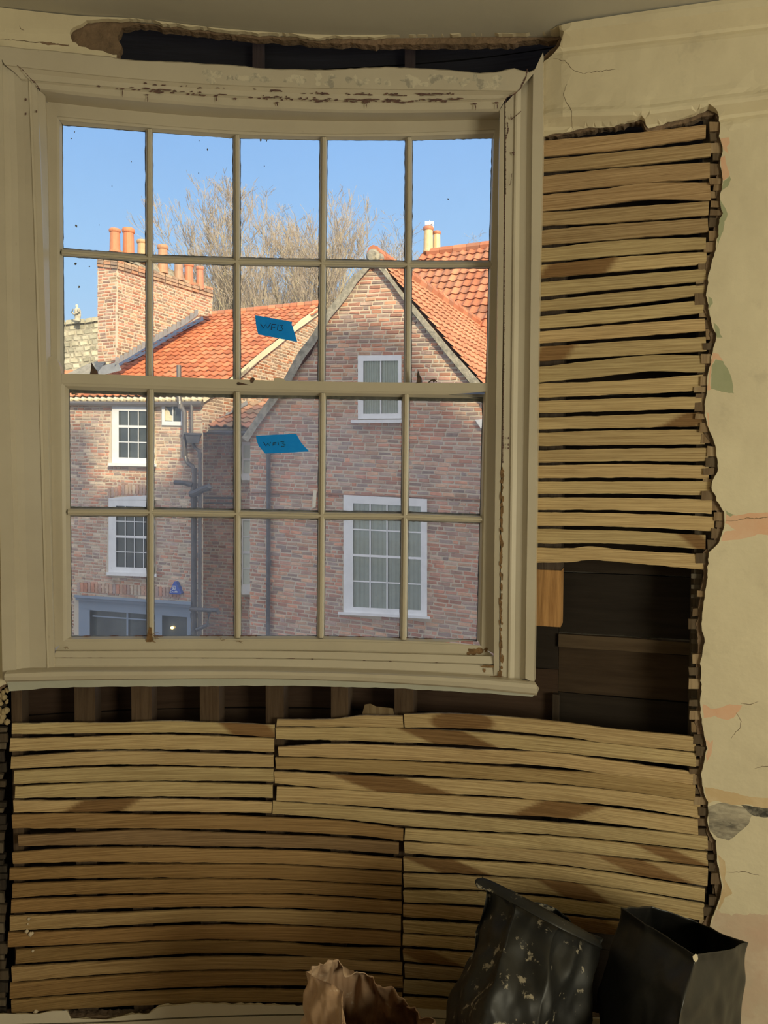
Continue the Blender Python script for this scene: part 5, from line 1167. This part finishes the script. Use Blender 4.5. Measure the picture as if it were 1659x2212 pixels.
mb = MB(); c = F1.cast(372, 1356, .06); mb.tube([c-UP*.03, c-UP*.015, c+UP*.015, c+UP*.03], [.01, .035, .035, .01], 10); tag(mb.build('shop_lamp', M['glow'], shop), 'small lit yellow lamp behind the glass')

# ---------------- wing between, with lean-to roof
WP = Pl(at(480, 1000, 17.4), e2)
wing = tag(empty('brick_wing', WP.cast(490, 1440)), 'low brick wing with small tiled lean-to roof, between the two houses', 'house')
poly = [(425, 925), (560, 925), (560, 1440), (425, 1440)]
sheetpoly('front_wall', WP, poly, M['mortar'], wing, 0, .2)
bricks(wing, WP, e1, poly, [[(521, 950), (545, 950), (545, 1040), (521, 1040)], [(520, 1115), (545, 1115), (545, 1290), (520, 1290)]], .075, .225, BR[:6]+[(.42, .2, .13)], header=.35, seed=12, npart=300)
LR = pl3(at(436, 921, 16.7), at(548, 924, 16.2), at(535, 868, 18.0))
lp = [(438, 921), (470, 903), (505, 888), (535, 872), (596, 858), (566, 900), (545, 926), (440, 924)]
sheetpoly('lean_to_slope', LR, lp, M['cement'], wing, -.03, .05)
la = (at(548, 924, 16.2)-at(436, 921, 16.7)).normalized(); lb = LR.n.cross(la); lb = lb if lb.z > 0 else -lb
pantiles(wing, at(436, 921, 16.7)-la*.3, la, lb, 14, 9, .215, .27, lp, [(.58, .28, .17), (.50, .27, .18), (.62, .34, .2), (.46, .32, .2)], seed=6)
strip('lead_soaker', LR, [(432, 915), (460, 896), (500, 875), (530, 858)], [(440, 921), (470, 905), (505, 890), (536, 873)], .05, .02, M['lead'], wing)
mb = MB(); mb.tube([LR.cast(x, y, -.05)-UP*.06 for x, y in ((432, 927), (490, 928), (550, 930))], .05, 8); rewind(mb.build('gutter', M['pipe'], wing))
pipe('soil_pipe', [(436, 1075), (505, 1076)], 5, M['pipe'], WP, wing, .1); pipe('soil_pipe', [(436, 1087), (505, 1087)], 3.5, M['pipe'], WP, wing, .1)
window_far(wing, WP, (523, 542), (955, 1036), (526, 541), (962, 1022), 1, 2, .02, 1, (521, 544, 1024, 1037), glass='curtain')
window_far(wing, WP, (523, 542), (1120, 1284), (525, 540), (1124, 1262), 1, 4, .02, 2, (521, 544, 1264, 1284), glass='curtain')

# ---------------- gabled brick house on the right
g_bl, g_br, g_tl = at(540, 1392, 15.6), at(1100, 1455, 13.5), at(540, 560, 15.6)
G = pl3(g_bl, g_br, g_tl)
gb_ = tag(empty('gabled_house', G.cast(800, 1440)), 'brick house with steep front gable, two white windows and orange tiled roof', 'house')
gpoly = [(786, 578), (800, 562), (822, 566), (887, 672), (950, 748), (1014, 828), (1040, 870), (1120, 930), (1120, 1500), (540, 1440), (540, 1010), (541, 940), (568, 903), (596, 859), (628, 818), (671, 768), (704, 700), (742, 637)]
sheetpoly('gable_wall', G, gpoly, M['mortar'], gb_, 0, .3)
row = G.cast(1100, 1000+28)-G.cast(540, 1000)
hw = [(773, 768), (867, 766), (867, 907), (870, 913), (757, 914), (757, 908), (773, 907)]; hw2 = [(742, 1069), (922, 1077), (922, 1331), (929, 1337), (929, 1341), (730, 1329), (730, 1323), (742, 1324)]
bricks(gb_, G, row, gpoly, [hw, hw2], .0775, .245, BR, header=.12, seed=14, proud=.012)
mb = MB(); a = [G.cast(x, y, .014) for x, y in ((541, 1062), (700, 1065), (900, 1071), (1060, 1079))]; b = [G.cast(x, y+3, .04) for x, y in ((541, 1062), (700, 1065), (900, 1071), (1060, 1079))]
for i in range(3): mb.hexa([b[i], b[i+1], a[i+1], a[i], b[i]-G.n*.05, b[i+1]-G.n*.05, a[i+1]-G.n*.05, a[i]-G.n*.05], 0, (.33, .17, .11))
rewind(mb.build('string_course', M['brick'], gb_))
window_far(gb_, G, (773, 867), (768, 905), (785, 860), (780, 894), 2, 1, -.01, None, (758, 868, 907, 914), curtain=True, bw=1.5)
window_far(gb_, G, (742, 922.5), (1069, 1323), (763, 909), (1086, 1310), 4, 4, .05, 2, (730, 929, 1322, 1328), curtain=True, bw=1.5)
outer = [(803, 552), (783, 580), (758, 599), (738, 633), (704, 671), (669, 730), (646, 758), (614.5, 816), (561.5, 887), (540, 920), (522, 945)]; inner = [(810, 566), (793, 585), (770, 612), (748, 645), (714, 686), (680, 744), (658, 772), (627, 827), (575, 896), (552, 928), (535, 955)]
strip('verge', G, outer, inner, .10, .25, M['cement'], gb_, 40)
strip('verge', G, [(812, 556), (829, 577), (854, 610), (887, 655), (958, 738), (1036, 824), (1076, 880)], [(806, 572), (818, 579), (850, 618), (887, 670), (950, 748), (1014, 826), (1052, 880)], .10, .25, M['cement'], gb_, 40)
gap = G.cast(808, 549, -.10); gbk = gap+e2*7.6; 
gev = G.cast(1075, 868, -.1); sb = (gap-gev); sb = (sb-e2*sb.dot(e2)).normalized()
Lsl = (gap-gev).length
clipG = [(812, 545), (880, 592), (977, 660), (1062, 716), (1110, 740), (1110, 900), (1060, 868), (1034, 826), (960, 738), (887, 655), (845, 594), (822, 575)]
mb = MB(); nn = e2.cross(sb); nn = nn if nn.z > 0 else -nn
c_ = [gap-sb*Lsl*1.15-e2*.05, gap-sb*Lsl*1.15+e2*7.6, gap+e2*7.6, gap-e2*.05]; mb.hexa([p-nn*.05 for p in c_]+[p-nn*.12 for p in c_]); rewind(mb.build('roof_slope', M['cement'], gb_))
sbl = Vector((-1, 0, 0)); gl_ = G.cast(522, 942); d_ = gap-gl_; d_ = (d_-e2*d_.dot(e2)).normalized(); mb = MB(); n2 = e2.cross(d_); n2 = n2 if n2.z > 0 else -n2; Ll = (gap-gl_).length
c_ = [gap-d_*Ll+e2*.02, gap-d_*Ll+e2*7.6, gap+e2*7.6, gap+e2*.02]; mb.hexa([p-n2*.01 for p in c_]+[p-n2*.14 for p in c_]); mb.c = [(.66, .25, .12)]*len(mb.v); rewind(mb.build('roof_slope', M['tile'], gb_))
pantiles(gb_, gap-sb*(int(Lsl*1.1/.24)*.24)-e2*.0, e2, sb, 24, int(Lsl*1.1/.24), .29, .24, clipG, [(.60, .26, .14), (.56, .23, .12), (.64, .29, .16)], seed=7, amp=.028)
for i in range(20):
    mb = MB(); a = gap+e2*(i*.38-.05)+UP*.03; mb.tube([a, a+e2*.37], [.13, .12], 8, col=TILE2[i % 4]); mb.build('ridge_tile', M['tile'], gb_)
mb = MB(); c = gap-UP*.05-e2*.04; mb.tube([c-e2*.08, c-e2*.03, c+e2*.2], [.09, .135, .14], 12); tag(rewind(mb.build('gable_cap', M['cement'], gb_)), 'rounded mortar cap at the apex')
pipe('downpipe', [(580, 974), (580, 1180), (579, 1440)], 9.5, M['pipe'], G, gb_, .08, collars=((580, 978), (580, 1216), (579.5, 1400)))
slab('pale_bracket', G, [(674, 1098), (682, 1095), (684, 1060), (677, 1058)], .0, .06, M['creammortar'], gb_)
slab('kneeler', G, [(1038, 925), (1044, 925), (1044, 905), (1026, 907)], .0, .08, M['white'], gb_)
mb = MB()
for i in range(26):
    a_ = i/25*math.pi
# ---------------- house further back: big pantiles, two buff pots
r_l, r_r = at(925, 548, 24.0), at(1075, 529, 22.9)
bh_ = tag(empty('rear_house', at(1000, 760, 24)), 'rear house whose orange pantiled roof rises behind the gable on the right', 'house')
ra = (r_r-r_l).normalized(); rb = Vector((0, 0, 1)); down = (Vector((-.394, -.919, 0))*.62-UP*.78).normalized(); down = (down-ra*down.dot(ra)).normalized()
clipR = [(905, 545), (1120, 520), (1120, 800), (1000, 690), (950, 650), (880, 600)]
ntr = 22; pantiles(bh_, r_l-ra*1.6+down*(ntr*.30), ra, -down, 24, ntr, .27, .30, clipR, TILE2, seed=17, amp=.045, lift=.04)
mb = MB(); n3 = ra.cross(down); n3 = n3 if n3.z > 0 else -n3; c_ = [r_l-ra*1.0+down*6.4, r_l+ra*5+down*6.4, r_l+ra*5, r_l-ra*.0]; mb.hexa([p-n3*.02 for p in c_]+[p-n3*.1 for p in c_]); rewind(mb.build('roof_slope', M['cement'], bh_))
for i in range(9):
    mb = MB(); a = r_l+ra*i*.44+UP*.02; mb.tube([a, a+ra*.43], [.14, .13], 8, col=TILE2[i % 4]); mb.build('ridge_tile', M['tile'], bh_)
mb = MB(); c = at(918, 575, 23.9)+e2*.1; mb.hexa([c+v for v in (e1*-.27-UP*.6, e1*.27-UP*.6, e1*.22+UP*.38, e1*-.20+UP*.38)]+[c+e2*.5+v for v in (e1*-.27-UP*.6, e1*.27-UP*.6, e1*.22+UP*.38, e1*-.20+UP*.38)]); rewind(mb.build('chimney_base', M['cement'], bh_))
pot(bh_, 925, 490, 545, 21, 24.0, (.72, .54, .30), rimcol=(.55, .22, .12)); pot(bh_, 943, 500, 545, 17, 24.2, (.74, .57, .33), rimcol=(.55, .22, .12))
mb = MB(); c = at(928, 486, 24.0)
mb.tube([at(928, 500, 24.0), at(928, 476, 24.0)], .012, 5); mb.tube([c-e1*.3-UP*.12, c+e1*.1+UP*.03], .012, 5)
for i in range(5): p = c-e1*(.28-i*.09)-UP*(.11-i*.03); mb.tube([p-UP*.06, p+UP*.06], .006, 4)
box_between(mb, at(918, 482, 24), at(937, 482, 24), UP, .05, .01); box_between(mb, at(918, 490, 24), at(937, 490, 24), UP, .03, .01)
tag(mb.build('tv_aerial', M['aerial'], bh_), 'small white aerial on the buff pot')
mb = MB(); c = at(848, 556, 22)
for i in range(6): mb.tube([c+e1*(-.16+i*.08)-UP*.12, c+e1*(-.16+i*.08)+UP*.12], .008, 4)
for i in range(3): mb.tube([c-e1*.2+UP*(.1-i*.1), c+e1*.24+UP*(.1-i*.1)], .008, 4)
mb.tube([c, c-UP*1.4], .015, 5); tag(mb.build('aerial_grid', M['aerial'], bh_), 'white grid aerial behind the gable')

# ---------------- stone church wall and statue, far left
CHP = Pl(at(170, 740, 30), (.15, -1, 0)); 
ch = tag(empty('church_wall', at(170, 840, 30)), 'weathered grey stone church wall beyond the brick chimney', 'church')
cpoly = [(-200, 715), (140, 696), (155, 694), (185, 692), (215, 687), (240, 687), (240, 860), (-200, 860)]
sheetpoly('wall_core', CHP, cpoly, M['cement'], ch, 0, .6)
bricks(ch, CHP, CHP.cast(212, 715)-CHP.cast(140, 722), cpoly, [], .21, .30, [(.44, .41, .31), (.50, .47, .37), (.38, .36, .28), (.54, .50, .38)], name='stone', material='stone', proud=.03, seed=30, header=.2, jitter=.1)
for i in range(10):
    x0_, x1_ = 100+i*14, 113+i*14; mb = MB(); y0_, y1_ = poly_at(cpoly[:6], x0_), poly_at(cpoly[:6], x1_); q_ = [(x0_, y0_+5), (x1_, y1_+5), (x1_, y1_-4), (x0_, y0_-4)]
    mb.hexa([CHP.cast(x, y, .12) for x, y in q_]+[CHP.cast(x, y, -.4) for x, y in q_], 0, (.45, .42, .32)); rewind(mb.build('coping_stone', M['stone'], ch))
LG = pl3(at(150, 812, 18.6), at(205, 812, 18.2), at(210, 780, 20.0)); o = sheetpoly('lichened_slope', LG, [(120, 815), (150, 805), (190, 786), (222, 776), (228, 782), (205, 812)], M['cement'], hs, 0, .05, 'greenish weathered slope left of the chimney')
base_ = at(167, 694, 29.6); k_ = 29.6/F
mb = MB(); pr = [(0, 7), (2, 7), (3, 6), (8, 6.2), (12, 7.2), (17, 6.8), (21, 7.2), (25, 6.5), (27.5, 4.5), (28.5, 2.4), (30, 2.8), (32, 3.4), (34.5, 3.0), (36, 1.2)]
mb.tube([base_+UP*a*k_+Vector((math.sin(a*.12)*.02, 0, 0)) for a, _ in pr], [b*k_ for _, b in pr], 12, col=(.55, .51, .42))
for i, v in enumerate(mb.v): mb.v[i] = (v[0]+.01*noise.noise(Vector(v)*9), base_.y+(v[1]-base_.y)*.7, v[2])
sta = tag(rewind(mb.build('stone_statue', M['stone'], smooth=True)), 'small weathered robed stone figure standing on the church wall', 'statue')
mb = MB()
for s, q_ in ((-1, [(-5, 24), (-8.5, 18), (-5, 14), (-1, 14)]), (1, [(5, 24), (7.5, 18), (4, 15), (0, 14)])):
    mb.tube([base_+Vector((a*k_, -.14, b*k_)) for a, b in q_], [2.2*k_, 2.2*k_, 1.8*k_, 1.5*k_], 8, col=(.52, .48, .39))
mb.build('folded_arms', M['stone'], sta, smooth=True)

# ---------------- bare trees
def tree(base, H, seed, spread, label, n0=7, lean=0.0, trunk_r=.22, levels=5):
    rnd = random.Random(seed); mb = MB(); tw = MB()
    def limb(p, d, L, r, lev):
        k = 5 if lev < 3 else 3; pts = [p]; rs = [r]; dd = Vector(d)
        for i in range(k):
            dd = (dd+Vector((rnd.gauss(0, .13), rnd.gauss(0, .13), rnd.gauss(.04, .08)))).normalized(); pts.append(pts[-1]+dd*L/k); rs.append(max(.0065, r*(1-.62*(i+1)/k)))
        (mb if lev < 3 else tw).tube(pts, rs, 6 if lev < 2 else (4 if lev < 3 else 3), caps=False)
        if lev >= levels: return
        nb = (n0 if lev == 0 else rnd.choice([5, 6]) if lev < 4 else 4)
        for i in range(nb):
            t = rnd.uniform(.25, 1.0) if lev else rnd.uniform(.35, 1); q = min(k-1, int(t*k)); s = pts[q].lerp(pts[q+1], t*k-q if t < 1 else 1)
            ax = Vector((rnd.gauss(0, 1), rnd.gauss(0, 1), 0)).normalized(); ang = rnd.uniform(.25, .70)*spread if lev < 2 else rnd.uniform(.45, 1.15)*spread
            nd = (dd*math.cos(ang)+ax*math.sin(ang)+Vector((0, 0, .12))).normalized()
            limb(s, nd, L*(rnd.uniform(.50, .74) if lev < 1 else rnd.uniform(.40, .60)), rs[q]*rnd.uniform(.42, .62), lev+1)
    limb(Vector(base), Vector((lean, 0, 1)).normalized(), H*.5, trunk_r, 0)
    zm = sorted(v[2] for v in tw.v)[int(len(tw.v)*.992)]; kz = .975*H/(zm-base[2])
    cap = lambda h: h if h < H*.975 else H*.975+(h-H*.975)*.4
    cx_ = sum(v[0] for v in tw.v)/len(tw.v)
    for m_ in (mb, tw): m_.v = [(v[0]-(cx_-base[0])*min(1, max(0, (v[2]-base[2])/(H/kz)*1.3-.3)), v[1], base[2]+cap((v[2]-base[2])*kz)) for v in m_.v]
    o = tag(mb.build('bare_tree', M['bark']), label, 'tree', 'bare winter trees behind the roofs')
    tag(tw.build('twigs', M['twig'], o), kind='stuff')
gz = at(600, 1440, 15).z-.6
def tree_at(px, ytop, D, seed, **k):
    b = at(px, 1100, D); b.z = gz; return tree(b, (at(px, ytop, D).z-gz), seed, **k)
tree_at(458, 402, 33, 2, spread=.46, label='tallest bare tree, rising right of the long chimney', n0=13, trunk_r=.24)
tree_at(440, 492, 35, 8, spread=.36, label='smaller bare tree just behind the last chimney pots', n0=10)
tree_at(525, 450, 36, 44, spread=.55, label='bare tree just right of the tallest one, above the red roof', n0=12)
tree_at(590, 415, 35, 9, spread=.55, label='bare tree over the middle of the red roof', n0=13)
tree_at(660, 410, 34, 14, spread=.50, label='bare tree left of the gable apex, tall and narrow', n0=13)
tree_at(735, 515, 38, 23, spread=.85, label='lower bare tree directly behind the gable apex', n0=12)
tree_at(815, 525, 39, 52, spread=.85, label='small bare tree immediately right of the gable apex', n0=12)
tree_at(880, 508, 41, 31, spread=.85, label='bare tree just left of the buff pots', n0=10)
tree_at(1010, 522, 44, 37, spread=.9, label='faint bare tree top behind the rear pantiled roof', n0=9)

# ---------------- street, and the row this room belongs to (it throws the long shadow)
mb = MB(); mb.box((0, 30, gz-.1), Vector((60, 0, 0)), Vector((0, 45, 0)), Vector((0, 0, .1))); tag(mb.build('ground', M['street']), kind='structure')
ROOFLINE = [(-16, 13.7), (1.66, 13.6), (2.5, 13.3), (2.78, 13.2), (2.74, 11.65), (3.8, 11.56), (4.64, 11.57), (5.7, 12.3), (6.0, 13.5), (7.08, 13.58), (7.71, 13.5), (8.19, 13.2), (8.48, 12.77), (8.88, 11.88), (9.41, 10.99), (9.85, 10.3), (14, 9.6), (14, gz), (-16, gz)]
mb = MB(); a = [mb.vert((x, -4.0, z)) for x, z in ROOFLINE]; b = [mb.vert((x, -7.5, z)) for x, z in ROOFLINE]
for t in tessellate_polygon([[Vector((x, z, 0)) for x, z in ROOFLINE]]): mb.face([a[i] for i in t]); mb.face([b[i] for i in t][::-1])
for i in range(len(a)): mb.face((a[i], b[i], b[(i+1) % len(a)], a[(i+1) % len(a)]))
mb.c = [(.4, .22, .14)]*len(mb.v)
tag(rewind(mb.build('own_row_of_houses', M['brick'])), 'roofs and chimneys of the row this room belongs to', kind='structure')
